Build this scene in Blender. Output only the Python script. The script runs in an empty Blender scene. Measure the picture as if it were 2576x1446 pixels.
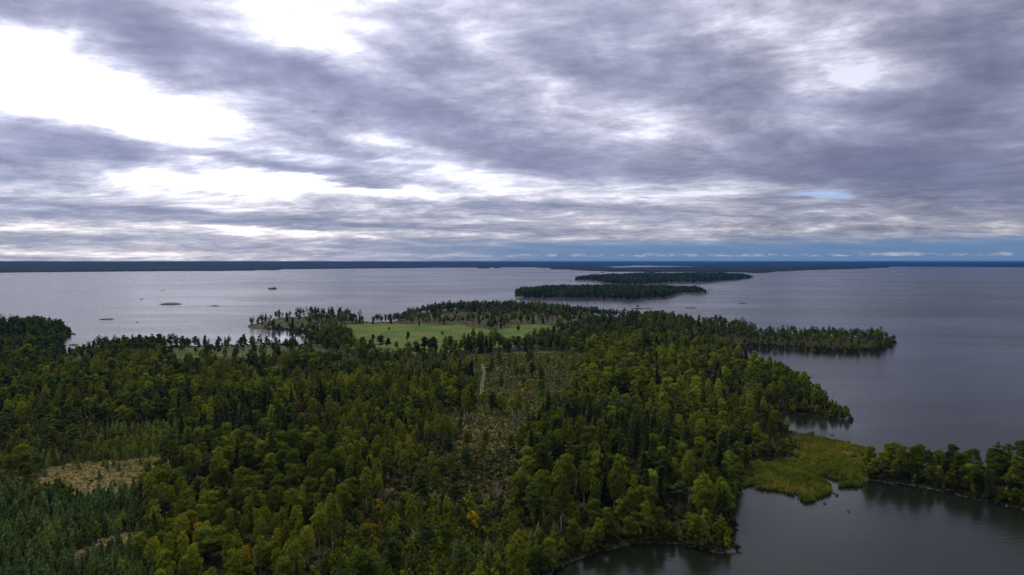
import bpy, math, random
import numpy as np
from mathutils import Vector, Euler
random.seed(7); RS = np.random.RandomState(11)
R = math.radians
scene = bpy.context.scene
COL = scene.collection

# ------------------------------------------------------------------ camera
CAM_H = 90.0
PITCH = math.atan(66.0 / 1717.0)
F = 1717.0; CX = 1288.0; CY = 723.0       # the photograph measured on a 2576 x 1446 grid
cam = bpy.data.cameras.new('camera'); cam.sensor_width = 36; cam.lens = 36 * F / 2576
cam.clip_start = 1; cam.clip_end = 120000
camo = bpy.data.objects.new('camera', cam); COL.objects.link(camo)
camo.location = (0, 0, CAM_H); camo.rotation_euler = (R(90) - PITCH, 0, 0)
scene.camera = camo
# ------------------------------------------------------------------ exposure / render
vs = scene.view_settings
vs.view_transform = 'Standard'; vs.look = 'None'; vs.gamma = 1; vs.use_curve_mapping = False
vs.exposure = 0.0
scene.render.engine = 'CYCLES'
cy = scene.cycles
cy.use_denoising = True
cy.max_bounces = 4; cy.diffuse_bounces = 2; cy.glossy_bounces = 2; cy.transmission_bounces = 2
cy.volume_bounces = 0; cy.transparent_max_bounces = 4
cy.sample_clamp_indirect = 4
cy.use_light_tree = False
# ------------------------------------------------------------------ direction helpers
cp, sp_ = math.cos(PITCH), math.sin(PITCH)
def ray(px, py):
    u = (px - CX) / F; v = (CY - py) / F
    return (u, cp + v * sp_, -sp_ + v * cp)
def G(px, py, z=0.0):
    """the point of the ground plane seen at that place of the photograph"""
    d = ray(px, py); t = (z - CAM_H) / d[2]
    return (d[0] * t, d[1] * t)
def proj(x, y, z):
    dz = z - CAM_H
    df = y * cp - dz * sp_; du = y * sp_ + dz * cp
    return CX + F * x / df, CY - F * du / df
def azel(px, py):
    d = ray(px, py); l = math.sqrt(sum(c * c for c in d))
    return math.atan2(d[0], d[1]), math.asin(d[2] / l)

# ------------------------------------------------------------------ node helper
class NT:
    def __init__(s, tree): s.t = tree; s.n = tree.nodes; s.l = tree.links
    def new(s, typ, **kw):
        nd = s.n.new(typ)
        for k, v in kw.items(): setattr(nd, k, v)
        return nd
    def put(s, sock, v):
        if v is None: return
        if hasattr(v, 'links'): s.l.new(v, sock)
        else:
            try: sock.default_value = v
            except Exception: sock.default_value = tuple(v) + (1.0,)
    def math(s, op, a, b=None, c=None, clamp=False):
        nd = s.n.new('ShaderNodeMath'); nd.operation = op; nd.use_clamp = clamp
        s.put(nd.inputs[0], a)
        if b is not None: s.put(nd.inputs[1], b)
        if c is not None: s.put(nd.inputs[2], c)
        return nd.outputs[0]
    def vmath(s, op, a, b=None, out=0):
        nd = s.n.new('ShaderNodeVectorMath'); nd.operation = op
        s.put(nd.inputs[0], a)
        if b is not None: s.put(nd.inputs[1], b)
        return nd.outputs['Value'] if out == 'v' else nd.outputs[0]
    def scale(s, a, f):
        nd = s.n.new('ShaderNodeVectorMath'); nd.operation = 'SCALE'
        s.put(nd.inputs[0], a); s.put(nd.inputs['Scale'], f); return nd.outputs[0]
    def mix(s, f, a, b, mode='MIX'):
        nd = s.n.new('ShaderNodeMix'); nd.data_type = 'RGBA'; nd.blend_type = mode
        nd.clamp_factor = True
        s.put(nd.inputs[0], f); s.put(nd.inputs[6], a); s.put(nd.inputs[7], b)
        return nd.outputs[2]
    def noise(s, vec, scale, detail=4, rough=.55, dist=0.0, out=0, dims='3D'):
        nd = s.n.new('ShaderNodeTexNoise'); nd.noise_dimensions = dims
        if vec is not None: s.l.new(vec, nd.inputs['Vector'])
        s.put(nd.inputs['Scale'], scale); nd.inputs['Detail'].default_value = detail
        nd.inputs['Roughness'].default_value = rough; nd.inputs['Distortion'].default_value = dist
        return nd.outputs[out]
    def ramp(s, f, a, b, ease=True):
        nd = s.n.new('ShaderNodeMapRange'); nd.interpolation_type = 'SMOOTHSTEP' if ease else 'LINEAR'
        s.put(nd.inputs[0], f); nd.inputs[1].default_value = a; nd.inputs[2].default_value = b
        return nd.outputs[0]
    def comb(s, x, y, z):
        nd = s.n.new('ShaderNodeCombineXYZ')
        s.put(nd.inputs[0], x); s.put(nd.inputs[1], y); s.put(nd.inputs[2], z); return nd.outputs[0]
    def sep(s, v):
        nd = s.n.new('ShaderNodeSeparateXYZ'); s.l.new(v, nd.inputs[0]); return nd.outputs

# ------------------------------------------------------------------ world: Nishita sky behind a broken cloud deck
GLOW_AZ, GLOW_EL = azel(230, 215)          # where the cloud deck is thinnest
SUN_AZ, SUN_EL = GLOW_AZ, R(47)
W_STR = 0.1
world = bpy.data.worlds.new('World'); scene.world = world; world.use_nodes = True
w = NT(world.node_tree); w.n.clear()
out = w.new('ShaderNodeOutputWorld'); bg = w.new('ShaderNodeBackground'); bg.inputs[1].default_value = W_STR
w.l.new(bg.outputs[0], out.inputs[0])
sky = w.new('ShaderNodeTexSky', sky_type='NISHITA', sun_disc=False, sun_elevation=SUN_EL, sun_rotation=SUN_AZ, altitude=100, dust_density=1.0, ozone_density=2.0)
tc = w.new('ShaderNodeTexCoord')
d = w.vmath('NORMALIZE', tc.outputs['Generated'])
dx, dy, dz = w.sep(d)
az = w.math('ARCTAN2', dx, dy); el = w.math('ARCSINE', dz)
elc = w.math('MAXIMUM', dz, 0.0)
inv = w.math('DIVIDE', 1.0, w.math('ADD', elc, 0.11))
plane = w.comb(w.math('MULTIPLY', dx, inv), w.math('MULTIPLY', dy, inv), 0.0)
# streets of cloud run obliquely away to the right
mp = w.new('ShaderNodeMapping'); w.l.new(plane, mp.inputs[0]); mp.inputs['Rotation'].default_value = (0, 0, R(24)); mp.inputs['Scale'].default_value = (.8, 1.0, 1)
pl = mp.outputs[0]
warp = w.vmath('SUBTRACT', w.noise(pl, .55, 3, .5, out=1), (.5, .5, .5))
plw = w.vmath('ADD', pl, w.scale(warp, .9))
n_big = w.noise(plw, 1.0, 5, .55)
n_mid = w.noise(plw, 2.5, 9, .64)
n_fine = w.noise(plw, 10.0, 7, .66)
# layout of the thick and thin parts, in azimuth / elevation, edges broken by the same noise
ae = w.comb(az, w.math('MULTIPLY', el, 1.0), 0.0)
wn = w.vmath('SUBTRACT', w.noise(pl, 1.1, 6, .62, out=1), (.5, .5, .5))
wsc = w.math('ADD', w.math('MULTIPLY', el, .9), .015)
aw = w.vmath('ADD', ae, w.vmath('MULTIPLY', w.scale(wn, wsc), (1.1, .55, 0)))
BL = [  # cx, cy, rx, ry (grid units of the photograph), slope deg, amount (+ thick, - thin)
 (300,85,430,62,9,.95),(640,165,300,48,14,.75),(860,215,200,40,12,.45),(1090,262,210,34,10,.85),(1330,375,330,40,9,1.15),
 (1190,150,150,45,20,.4),(1060,20,70,40,0,.45),(200,330,170,24,2,1.25),(40,395,230,44,0,1.35),(400,398,260,24,2,.85),
 (760,430,190,15,6,1.35),(830,382,140,22,9,.75),(540,345,110,20,12,.75),(640,235,150,30,14,.35),(2400,455,300,52,6,1.7),
 (2060,400,330,40,6,.75),(1850,225,330,42,12,1.0),(1600,70,300,55,8,.4),(2500,170,200,190,0,.8),(2250,330,330,60,6,.35),
 (250,513,520,10,3,1.1),(330,547,480,10,3,1.2),(900,566,420,9,2,1.0),(1330,526,260,9,1,1.0),(200,600,400,14,1,.8),
 (1950,548,230,9,1,.8),(1500,420,260,18,4,.5),(1150,600,300,8,0,.6),(2050,590,420,9,0,.35),(330,240,120,10,14,.5),(120,205,90,9,20,.45),(700,300,200,14,16,.4),(1000,120,160,22,22,.5),(1400,120,200,30,26,.4),(1500,200,120,24,20,.4),(2300,250,240,40,10,.5),(1720,140,160,26,18,.5),
 (230,225,300,54,8,-2.2),(430,300,190,62,32,-1.9),(60,190,150,50,0,-1.2),(810,60,150,50,14,-.9),(560,45,160,30,8,-.3),(990,340,220,22,12,-1.3),
 (880,395,260,10,4,-1.0),(860,465,330,15,4,-1.2),(420,455,300,16,3,-.9),(1250,85,180,60,18,-.5),(2080,130,210,42,20,-.95),(1850,40,260,40,-14,-.35),
 (1500,230,300,80,8,-.8),(1700,330,200,40,6,-.3),(1800,480,420,16,1,-.45),(620,575,210,7,3,-1.1),(1480,300,200,40,0,-.3),(1250,455,260,22,2,-.5),
 (250,640,420,6,1,-.5),(1250,600,500,6,1,-.5),(2350,580,330,14,1,-.3),
]
acc = 0.0
for bx, by, rx, ry, sl, am in BL:
    a0, e0 = azel(bx, by)
    m = w.new('ShaderNodeMapping', vector_type='TEXTURE'); w.l.new(aw, m.inputs[0])
    m.inputs['Location'].default_value = (a0, e0, 0); m.inputs['Rotation'].default_value = (0, 0, -R(sl))
    m.inputs['Scale'].default_value = (rx / F, ry / F, 1)
    r2 = w.vmath('DOT_PRODUCT', m.outputs[0], m.outputs[0], out='v')
    if am > 0: am *= .8
    if am < 0: am *= .62 if by < 400 else .95
    g = w.math('POWER', 2.718, w.math('MULTIPLY', r2, -.9))
    acc = w.math('MULTIPLY_ADD', g, am, acc)
front = w.ramp(dy, .1, .35)
acc = w.math('MULTIPLY', acc, front)
dens = w.math('MULTIPLY_ADD', w.math('SUBTRACT', n_big, .5), 1.5, .72)
mpd = w.new('ShaderNodeMapping'); w.l.new(ae, mpd.inputs[0]); mpd.inputs['Rotation'].default_value = (0, 0, R(14)); mpd.inputs['Scale'].default_value = (1, 1.8, 1)
n_dir = w.noise(mpd.outputs[0], 7.5, 7, .54, .35)
n_dir2 = w.noise(mpd.outputs[0], 2.7, 4, .55, .3)
dw = w.ramp(el, .03, .17)
dens = w.math('MULTIPLY_ADD', w.math('MULTIPLY', w.math('SUBTRACT', n_dir, .5), dw), 2.5, dens)
dens = w.math('MULTIPLY_ADD', w.math('MULTIPLY', w.math('SUBTRACT', n_dir2, .5), dw), 1.2, dens)
dens = w.math('MULTIPLY_ADD', w.math('SUBTRACT', n_mid, .5), w.math('MULTIPLY_ADD', dw, -1.3, 3.2), dens)
dens = w.math('MULTIPLY_ADD', w.math('SUBTRACT', n_fine, .5), .6, dens)
dens = w.math('ADD', dens, acc)
dens = w.math('MAXIMUM', dens, 0.0)
trans = w.math('POWER', 2.718, w.math('MULTIPLY', dens, -1.45))
# glow of the hidden sun through the deck
sd = (math.sin(GLOW_AZ) * math.cos(GLOW_EL), math.cos(GLOW_AZ) * math.cos(GLOW_EL), math.sin(GLOW_EL))
sund = (math.sin(SUN_AZ) * math.cos(SUN_EL), math.cos(SUN_AZ) * math.cos(SUN_EL), math.sin(SUN_EL))
cosg = w.math('MAXIMUM', w.vmath('DOT_PRODUCT', d, sd, out='v'), 0.0)
cosw = w.math('MULTIPLY_ADD', w.vmath('DOT_PRODUCT', d, sd, out='v'), .5, .5)
glow = w.math('MULTIPLY_ADD', w.math('POWER', cosg, 5.0), .36, w.math('MULTIPLY_ADD', cosw, .46, .26))
glow = w.math('MULTIPLY_ADD', w.math('POWER', cosg, 40.0), .55, glow)
glow = w.math('MULTIPLY_ADD', w.ramp(el, .40, 1.2), .45, glow)
thin = w.scale((1.0, 1.0, 1.03), w.math('MULTIPLY', glow, trans))
warmth = w.ramp(el, .14, .02)
thin = w.mix(w.math('MULTIPLY', warmth, .95), thin, w.vmath('MULTIPLY', thin, (1.10, .97, .80)))
lowel = w.ramp(el, .20, .0)
base = w.mix(lowel, (.195, .200, .325), (.130, .162, .285))
base = w.mix(w.ramp(el, .38, 1.0), base, (.42, .42, .43))
base = w.scale(base, w.math('MULTIPLY_ADD', w.math('POWER', cosg, 3.0), .30, w.math('MULTIPLY_ADD', cosw, .35, .55)))
base = w.scale(base, w.math('MULTIPLY_ADD', w.math('ADD', w.math('MULTIPLY', n_dir, .5), w.math('MULTIPLY', n_mid, .5)), -1.5, 1.78))
cloud = w.vmath('ADD', base, thin)
# low on the horizon the deck ends and a strip of far blue air shows, with a line of small cumulus
az01 = w.ramp(az, -.42, .12)
air = w.mix(az01, (.24, .28, .42), (.11, .215, .40))
airfac = w.math('MULTIPLY', w.ramp(el, .040, .019), w.math('MULTIPLY_ADD', az01, .60, .35))
cloud = w.mix(airfac, cloud, air)
cu = w.comb(w.math('MULTIPLY', az, 60.0), w.math('MULTIPLY', el, 230.0), 3.0)
cun = w.noise(cu, 1.0, 5, .6)
cub = w.noise(w.comb(w.math('MULTIPLY', az, 11.0), 5.0, 0.0), 1.0, 3, .6)
E1 = azel(1288, 647)[1]; E2 = azel(1288, 629)[1]
prof = w.math('MULTIPLY', w.ramp(el, E1, E1 + .0012), w.ramp(el, E2 + .003, E1 + .002))
cum = w.ramp(w.math('ADD', w.math('MULTIPLY', cun, prof), w.math('MULTIPLY', w.math('SUBTRACT', cub, .5), .9)), .40, .72)
cum = w.math('MULTIPLY', cum, prof)
cloud = w.mix(w.math('MULTIPLY', cum, .8), cloud, w.mix(az01, (.62, .56, .56), (.50, .52, .60)))
# one small hole to the blue
a0, e0 = azel(2062, 489)
m = w.new('ShaderNodeMapping', vector_type='TEXTURE'); w.l.new(aw, m.inputs[0])
m.inputs['Location'].default_value = (a0, e0, 0); m.inputs['Scale'].default_value = (70 / F, 10 / F, 1)
hole = w.math('POWER', 2.718, w.math('MULTIPLY', w.vmath('DOT_PRODUCT', m.outputs[0], m.outputs[0], out='v'), -1.0))
hole = w.math('MULTIPLY', w.ramp(w.math('MULTIPLY', hole, w.math('ADD', n_mid, .5)), .3, .9), .5)
cloud10 = w.scale(cloud, 1.0 / W_STR)
skyc = w.vmath('MULTIPLY', sky.outputs[0], (1.1, 1.25, 1.8))
final = w.mix(w.math('MULTIPLY', hole, front), cloud10, skyc)
# a little of the clear sky comes through everywhere
final = w.mix(.04, final, skyc)
# below the horizon: the dull water's colour
final = w.mix(w.ramp(dz, .0, -.01), final, (1.2, 1.4, 1.9, 1))
w.l.new(final, bg.inputs[0])
world.cycles.sampling_method = 'MANUAL'; world.cycles.sample_map_resolution = 512
# ------------------------------------------------------------------ sun behind the clouds
sl = bpy.data.lights.new('sun', 'SUN'); sl.energy = 1.5; sl.angle = R(28); sl.color = (1, .91, .74)
so = bpy.data.objects.new('sun', sl); COL.objects.link(so)
so.rotation_euler = Vector((-sund[0], -sund[1], -sund[2])).to_track_quat('-Z', 'Y').to_euler()

# ------------------------------------------------------------------ numpy noise
def _h(ix, iy, s):
    n = (ix * 374761393 + iy * 668265263 + s * 974634777) & 0x7fffffff
    n = (n ^ (n >> 13)) * 1274126177 & 0x7fffffff
    return ((n ^ (n >> 16)) & 0xffff) / 65535.0
def vn(x, y, s=0):
    ix = np.floor(x).astype(np.int64); iy = np.floor(y).astype(np.int64)
    fx = x - ix; fy = y - iy; fx = fx * fx * (3 - 2 * fx); fy = fy * fy * (3 - 2 * fy)
    return (_h(ix, iy, s) * (1 - fx) + _h(ix + 1, iy, s) * fx) * (1 - fy) + (_h(ix, iy + 1, s) * (1 - fx) + _h(ix + 1, iy + 1, s) * fx) * fy
def fbm(x, y, s=0, o=4):
    a = 0; k = .5; t = 0
    for i in range(o):
        a = a + k * vn(x * 2 ** i, y * 2 ** i, s + i * 17); t += k; k *= .5
    return a / t
def inside(px, py, poly):
    c = np.zeros(px.shape, bool); n = len(poly)
    for i in range(n):
        x1, y1 = poly[i]; x2, y2 = poly[(i + 1) % n]
        if y1 == y2: continue
        t = ((y1 > py) != (y2 > py)) & (px < (x2 - x1) * (py - y1) / (y2 - y1) + x1)
        c ^= t
    return c
def sdist(px, py, poly):
    dmin = np.full(px.shape, 1e18); n = len(poly)
    for i in range(n):
        x1, y1 = poly[i]; x2, y2 = poly[(i + 1) % n]
        vx, vy = x2 - x1, y2 - y1; L = vx * vx + vy * vy + 1e-9
        t = np.clip(((px - x1) * vx + (py - y1) * vy) / L, 0, 1)
        dmin = np.minimum(dmin, (px - x1 - t * vx) ** 2 + (py - y1 - t * vy) ** 2)
    return np.where(inside(px, py, poly), 1, -1) * np.sqrt(dmin)
def W(poly): return [G(*p) for p in poly]
def sstep(a, b, x):
    t = np.clip((x - a) / (b - a), 0, 1); return t * t * (3 - 2 * t)

# ------------------------------------------------------------------ coast lines (places of the photograph, then laid on the ground)
MAIN = W([(-1300,1750),(1250,1750),(1330,1500),(1390,1446),(1450,1410),(1510,1389),(1560,1374),(1620,1367),(1700,1369),(1760,1380),(1800,1389),(1838,1391),(1856,1379),(1846,1345),(1848,1300),(1856,1262),(1856,1235),(1866,1205),(1880,1166),(1985,1147),(2006,1128),(1990,1102),(1972,1082),(1955,1066),(1938,1046),(1960,1037),(2010,1041),(2060,1048),(2100,1054),(2143,1058),(2138,1050),(2100,1036),(2080,1018),(2058,1000),(2040,985),(2005,965),(1960,948),(1900,930),(1850,912),(1832,893),(1842,879),(1885,871),(1950,874),(2050,882),(2140,885),(2200,882),(2240,874),(2252,864),(2235,857),(2150,852),(2050,849),(1950,848),(1900,847),(1874,838),(1886,826),(1899,823),(1880,821),(1840,824),(1780,818),(1700,811),(1600,806),(1540,801),(1500,794),(1450,788),(1340,779),(1240,777),(1150,780),(1080,786),(1020,796),(1003,806),(990,811),(960,812),(935,813),(915,808),(880,803),(800,802),(720,806),(660,811),(628,818),(624,825),(660,829),(720,831),(760,836),(796,846),(806,858),(798,867),(740,871),(690,869),(640,869),(600,873),(540,875),(480,875),(400,877),(300,879),(240,881),(205,883),(182,889),(165,896),(158,884),(162,866),(168,850),(182,843),(176,838),(160,836),(100,830),(0,828),(-200,832),(-1300,850)])
RPEN = W([(2165,1206),(2200,1210),(2240,1214),(2290,1220),(2370,1235),(2450,1253),(2576,1281),(2800,1330),(3300,1430),(3300,1300),(2800,1212),(2576,1190),(2400,1184),(2300,1180),(2220,1176),(2188,1182)])
REED = W([(1862,1222),(1915,1232),(1985,1241),(1998,1253),(2022,1261),(2050,1258),(2078,1248),(2094,1233),(2080,1217),(2062,1205),(2066,1199),(2090,1202),(2120,1224),(2160,1227),(2178,1214),(2200,1211),(2196,1190),(2200,1158),(2190,1139),(2120,1114),(2050,1101),(2000,1091),(1975,1086),(2005,1112),(2012,1130),(1990,1150),(1880,1168)])
ISL1 = W([(1295,742),(1303,749.5),(1340,751.5),(1400,752),(1500,753),(1600,755),(1650,752),(1688,748),(1702,742),(1740,737.5),(1775,739),(1782,737),(1765,733.5),(1700,731),(1600,730),(1450,730),(1340,732),(1300,735)])
ISL2 = W([(1446,705.5),(1500,707.5),(1515,712.5),(1560,716.5),(1608,718.5),(1650,715),(1680,712.5),(1780,711.5),(1860,704.5),(1891,699),(1860,695.5),(1750,694),(1600,695),(1480,699),(1450,702.5)])
HILLS = [(840,808,75,7),(690,812,30,3),(1240,792,130,6),(1500,812,100,4),(1700,830,140,2),(2100,868,60,3),(60,850,120,8),(1250,1072,40,2),(1800,900,90,5),(1150,800,60,3),(450,885,80,2)]
HILLW = [(*G(a, b), r, h) for a, b, r, h in HILLS]

def coast(x, y):
    """signed distance to the shore of the mainland and the wooded point, roughened"""
    r = np.sqrt(x * x + y * y)
    s = np.maximum(sdist(x, y, MAIN), sdist(x, y, RPEN))
    amp = np.clip(r / 500, .5, 2.2)
    return s + (fbm(x / 9, y / 9, 5, 4) - .5) * 5 * amp
def height(x, y, s=None):
    if s is None: s = coast(x, y)
    land = .25 + 1.1 * sstep(0, 6, s) + 3.2 * sstep(5, 90, s) * fbm(x / 70, y / 70, 9, 4) + .5 * fbm(x / 11, y / 11, 31, 3) * sstep(2, 12, s)
    for hx, hy, hr, hh in HILLW:
        land = land + hh * np.exp(-((x - hx) ** 2 + (y - hy) ** 2) / hr ** 2) * sstep(0, 30, s)
    return np.where(s > 0, land * sstep(-.2, 2.0, s), -3 * sstep(0, 6, -s) - .15)

# ------------------------------------------------------------------ zones (places of the photograph at the foot of things)
ZP = {
 'field': [(846,826),(900,821),(1000,819),(1150,823),(1240,838),(1290,824),(1370,824),(1404,838),(1402,862),(1340,876),(1260,880),(1200,882),(1160,890),(1070,898),(985,898),(955,896),(930,893),(890,884),(868,850)],
 'left_meadow': [(408,893),(470,884),(560,880),(640,877),(700,877),(800,877),(822,888),(800,899),(720,905),(600,912),(450,918),(412,920)],
 'coast_heath': [(915,811),(1003,807),(1060,800),(1150,800),(1300,800),(1500,803),(1530,815),(1480,830),(1400,836),(1370,822),(1290,822),(1240,836),(1150,822),(1000,818),(900,820),(850,822),(880,812)],
 'point_hill': [(620,826),(660,810),(720,804),(800,800),(880,802),(915,808),(850,824),(820,835),(806,850),(760,838),(720,833),(660,831)],
 'centre_clearing': [(1188,902),(1240,895),(1310,893),(1380,890),(1440,898),(1470,915),(1455,950),(1450,1000),(1420,1040),(1370,1060),(1300,1062),(1240,1055),(1190,1050),(1185,1000),(1190,950)],
 'rock_gap': [(1130,1062),(1190,1052),(1240,1056),(1300,1062),(1350,1060),(1345,1100),(1320,1140),(1260,1160),(1170,1165),(1120,1130)],
 'small_gap': [(1520,1008),(1570,1006),(1600,1030),(1560,1040)],
 'heath': [(1110,1165),(1260,1160),(1320,1180),(1310,1250),(1260,1320),(1120,1300),(1060,1270),(960,1262),(930,1238),(1040,1215),(1100,1150)],
 'straw_patch': [(105,1240),(115,1205),(130,1197),(200,1186),(300,1176),(420,1168),(445,1182),(420,1225),(365,1255),(262,1268),(150,1262)],
 'left_grove': [(-300,1205),(60,1205),(130,1195),(120,1262),(60,1262),(-300,1264)],
 'plant_gap': [(175,1420),(240,1388),(330,1368),(350,1380),(270,1418),(190,1446)],
 'upper_plantation': [(-260,1096),(60,1100),(250,1096),(400,1090),(478,1112),(440,1160),(420,1168),(300,1177),(180,1188),(90,1200),(0,1206),(-260,1210)],
 'lower_plantation': [(-300,1258),(60,1250),(150,1248),(262,1252),(352,1244),(372,1300),(368,1400),(330,1760),(-300,1760)],
 'young_wood': [(870,1330),(985,1290),(1090,1295),(1240,1302),(1350,1300),(1480,1312),(1450,1380),(1400,1430),(1320,1760),(700,1760),(820,1446)],
 'right_slope': [(1420,1120),(1860,1130),(1900,1200),(1850,1330),(1500,1320),(1340,1290),(1300,1200),(1330,1140)],
 'cape_wood': [(1930,1010),(2160,1000),(2160,1070),(1930,1080)],
 'bright_grove': [(1410,905),(1520,895),(1700,930),(1830,985),(1810,1050),(1700,1070),(1560,1030),(1440,990)],
 'east_wood': [(1400,870),(1850,880),(2100,960),(2080,1160),(1880,1180),(1500,1125),(1440,1020)],
 'dark_wood': [(480,960),(1000,905),(1200,920),(1190,1060),(900,1085),(620,1075),(480,1040)],
 'left_wood': [(-400,902),(430,915),(480,1090),(-400,1095)],
 'shore_belt': [(170,876),(430,876),(620,868),(640,876),(560,880),(470,884),(408,893),(405,915),(170,915)],
 'pond_belt': [(600,869),(810,866),(830,892),(640,884)],
 'back_young': [(412,918),(450,918),(600,912),(720,905),(820,896),(930,893),(1070,899),(1160,890),(1188,902),(1190,955),(1000,962),(700,968),(400,965)],
 'inlet_front': [(120,905),(160,896),(182,889),(205,883),(232,884),(240,935),(130,945)],
 'headland': [(-400,820),(190,820),(175,900),(-400,905)],
 'far_wood': [(960,770),(1560,775),(1900,800),(1900,880),(1400,880),(1400,838),(1530,815),(1500,803),(1300,800),(1100,799),(1003,806)],
 'spit': [(1900,835),(2280,840),(2280,900),(1840,895)],
 'birch_slope': [(480,1060),(1120,1060),(1130,1120),(1050,1215),(930,1240),(980,1290),(860,1330),(620,1300),(430,1240),(440,1160),(478,1112)],
 'front_left': [(352,1244),(620,1290),(880,1320),(820,1446),(700,1760),(330,1760),(368,1400)],
 'front_right': [(1450,1312),(1900,1300),(1900,1420),(1320,1760),(1400,1430)],
}
ZW = {k: W(v) for k, v in ZP.items()}
ZW['reed_point'] = [(a, b) for a, b in W([(2100,1150),(3400,1150),(3400,1500),(2500,1330),(2100,1230)])]
# what grows: spacing, fractions (birch, spruce, broadleaf, pine, young_pine, young_birch, bush), tint (mean, spread), height factor
ZONES = [
 ('field', 30.00, (0,0,.12,0,0,0,.88), (.2,.2), .62), ('plant_gap', 7.00, (0,0,0,0,.4,.2,.4), (.4,.3), .8), ('straw_patch', 8.00, (0,0,0,0,.3,.2,.5), (.4,.3), .7),
 ('left_grove', 6.2, (.4,0,.3,.1,.05,.1,.05), (.45,.2), .62), ('rock_gap', 10, (.4,.0,.12,.08,.05,.1,.25), (.5,.3), .8), ('small_gap', 9.00, (0,0,0,.1,0,.3,.6), (.5,.3), .8), ('left_meadow', 17.00, (0,0,.35,0,0,.15,.5), (.3,.2), .7),
 ('back_young', 5.04, (.02,.0,.03,.03,.42,.25,.25), (.3,.2), 1.0), ('inlet_front', 6.00, (0,0,.3,0,.1,.3,.3), (.2,.15), .55), ('point_hill', 10.00, (0,.05,.25,.35,0,.05,.3), (.15,.2), .85), ('coast_heath', 8.50, (0,0,.30,.10,0,.05,.55), (.2,.2), .75),
 ('centre_clearing', 11, (.12,.02,.1,.04,0,.22,.5), (.5,.3), .75), ('heath', 7.6, (.2,.04,.1,.06,.1,.2,.3), (.5,.3), .75),
 ('upper_plantation', 2.7, (.0,0,0,.01,.78,.13,.08), (.6,.25), 1.0), ('lower_plantation', 2.8, (0,0,0,0,.96,.03,.01), (.2,.2), 1.15),
 ('young_wood', 2.7, (.01,0,.01,.01,.32,.58,.07), (.45,.3), 1.1), ('cape_wood', 5.04, (.15,0,.65,.1,0,0,.1), (.45,.2), .72),
 ('right_slope', 5.64, (.38,.12,.36,.08,0,.06,0), (.4,.25), 1), ('bright_grove', 6.72, (.3,.05,.6,.05,0,0,0), (.62,.2), 1), ('east_wood', 6.48, (.25,.05,.6,.1,0,0,0), (.45,.25), .9),
 ('dark_wood', 5.76, (.5,.07,.35,.08,0,0,0), (.45,.30), .82), ('left_wood', 6.24, (.3,.04,.58,.08,0,0,0), (.45,.25), .84), ('shore_belt', 7.20, (0,.05,.75,.2,0,0,0), (.15,.15), .82),
 ('pond_belt', 12.00, (.1,0,.8,.1,0,0,0), (.15,.15), .85), ('headland', 6.72, (.1,.15,.45,.3,0,0,0), (.12,.12), .9), ('far_wood', 7.68, (.08,.04,.6,.2,0,0,.08), (.2,.2), .82),
 ('spit', 6.72, (.1,0,.5,.4,0,0,0), (.3,.2), .72), ('birch_slope', 4.8, (.46,.08,.2,.1,.02,.08,.06), (.5,.25), .80), ('front_left', 4.1, (.58,.02,.20,.02,.03,.1,.05), (.6,.3), .70),
 ('front_right', 4.9, (.25,.05,.5,.08,0,.08,.04), (.42,.22), .80), ('reed_point', 4.6, (.08,0,.62,.3,0,0,0), (.4,.25), .88), ('rest', 6.48, (.2,.15,.45,.2,0,0,0), (.35,.25), .95),
]
def zone_of(x, y):
    z = np.full(x.shape, len(ZONES) - 1)
    jx = x + (fbm(x / 14, y / 14, 71, 3) - .5) * 9; jy = y + (fbm(x / 14, y / 14, 72, 3) - .5) * 14
    done = np.zeros(x.shape, bool)
    for i, zn in enumerate(ZONES[:-1]):
        m_ = inside(jx, jy, ZW[zn[0]]) & ~done
        z[m_] = i; done |= m_
    return z

# ------------------------------------------------------------------ mesh helper
def mesh_np(name, v, f, mats=(), mat_idx=None, attrs=None, smooth=False):
    me = bpy.data.meshes.new(name)
    v = np.asarray(v, np.float32); f = np.asarray(f, np.int32)
    me.vertices.add(len(v)); me.vertices.foreach_set('co', v.ravel())
    k = f.shape[1]
    me.loops.add(f.size); me.loops.foreach_set('vertex_index', f.ravel())
    me.polygons.add(len(f)); me.polygons.foreach_set('loop_start', np.arange(0, f.size, k, dtype=np.int32))
    me.polygons.foreach_set('loop_total', np.full(len(f), k, np.int32))
    for m_ in mats: me.materials.append(m_)
    if mat_idx is not None: me.polygons.foreach_set('material_index', np.asarray(mat_idx, np.int32))
    me.update(calc_edges=True)
    if smooth: me.polygons.foreach_set('use_smooth', np.ones(len(f), bool))
    for an, (dom, arr) in (attrs or {}).items():
        a = me.attributes.new(an, 'FLOAT', dom); a.data.foreach_set('value', np.asarray(arr, np.float32))
    return me
def ob(name, me, parent=None, loc=(0, 0, 0), **props):
    o = bpy.data.objects.new(name, me); COL.objects.link(o); o.parent = parent; o.location = loc
    for k, v in props.items(): o[k] = v
    return o

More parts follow.
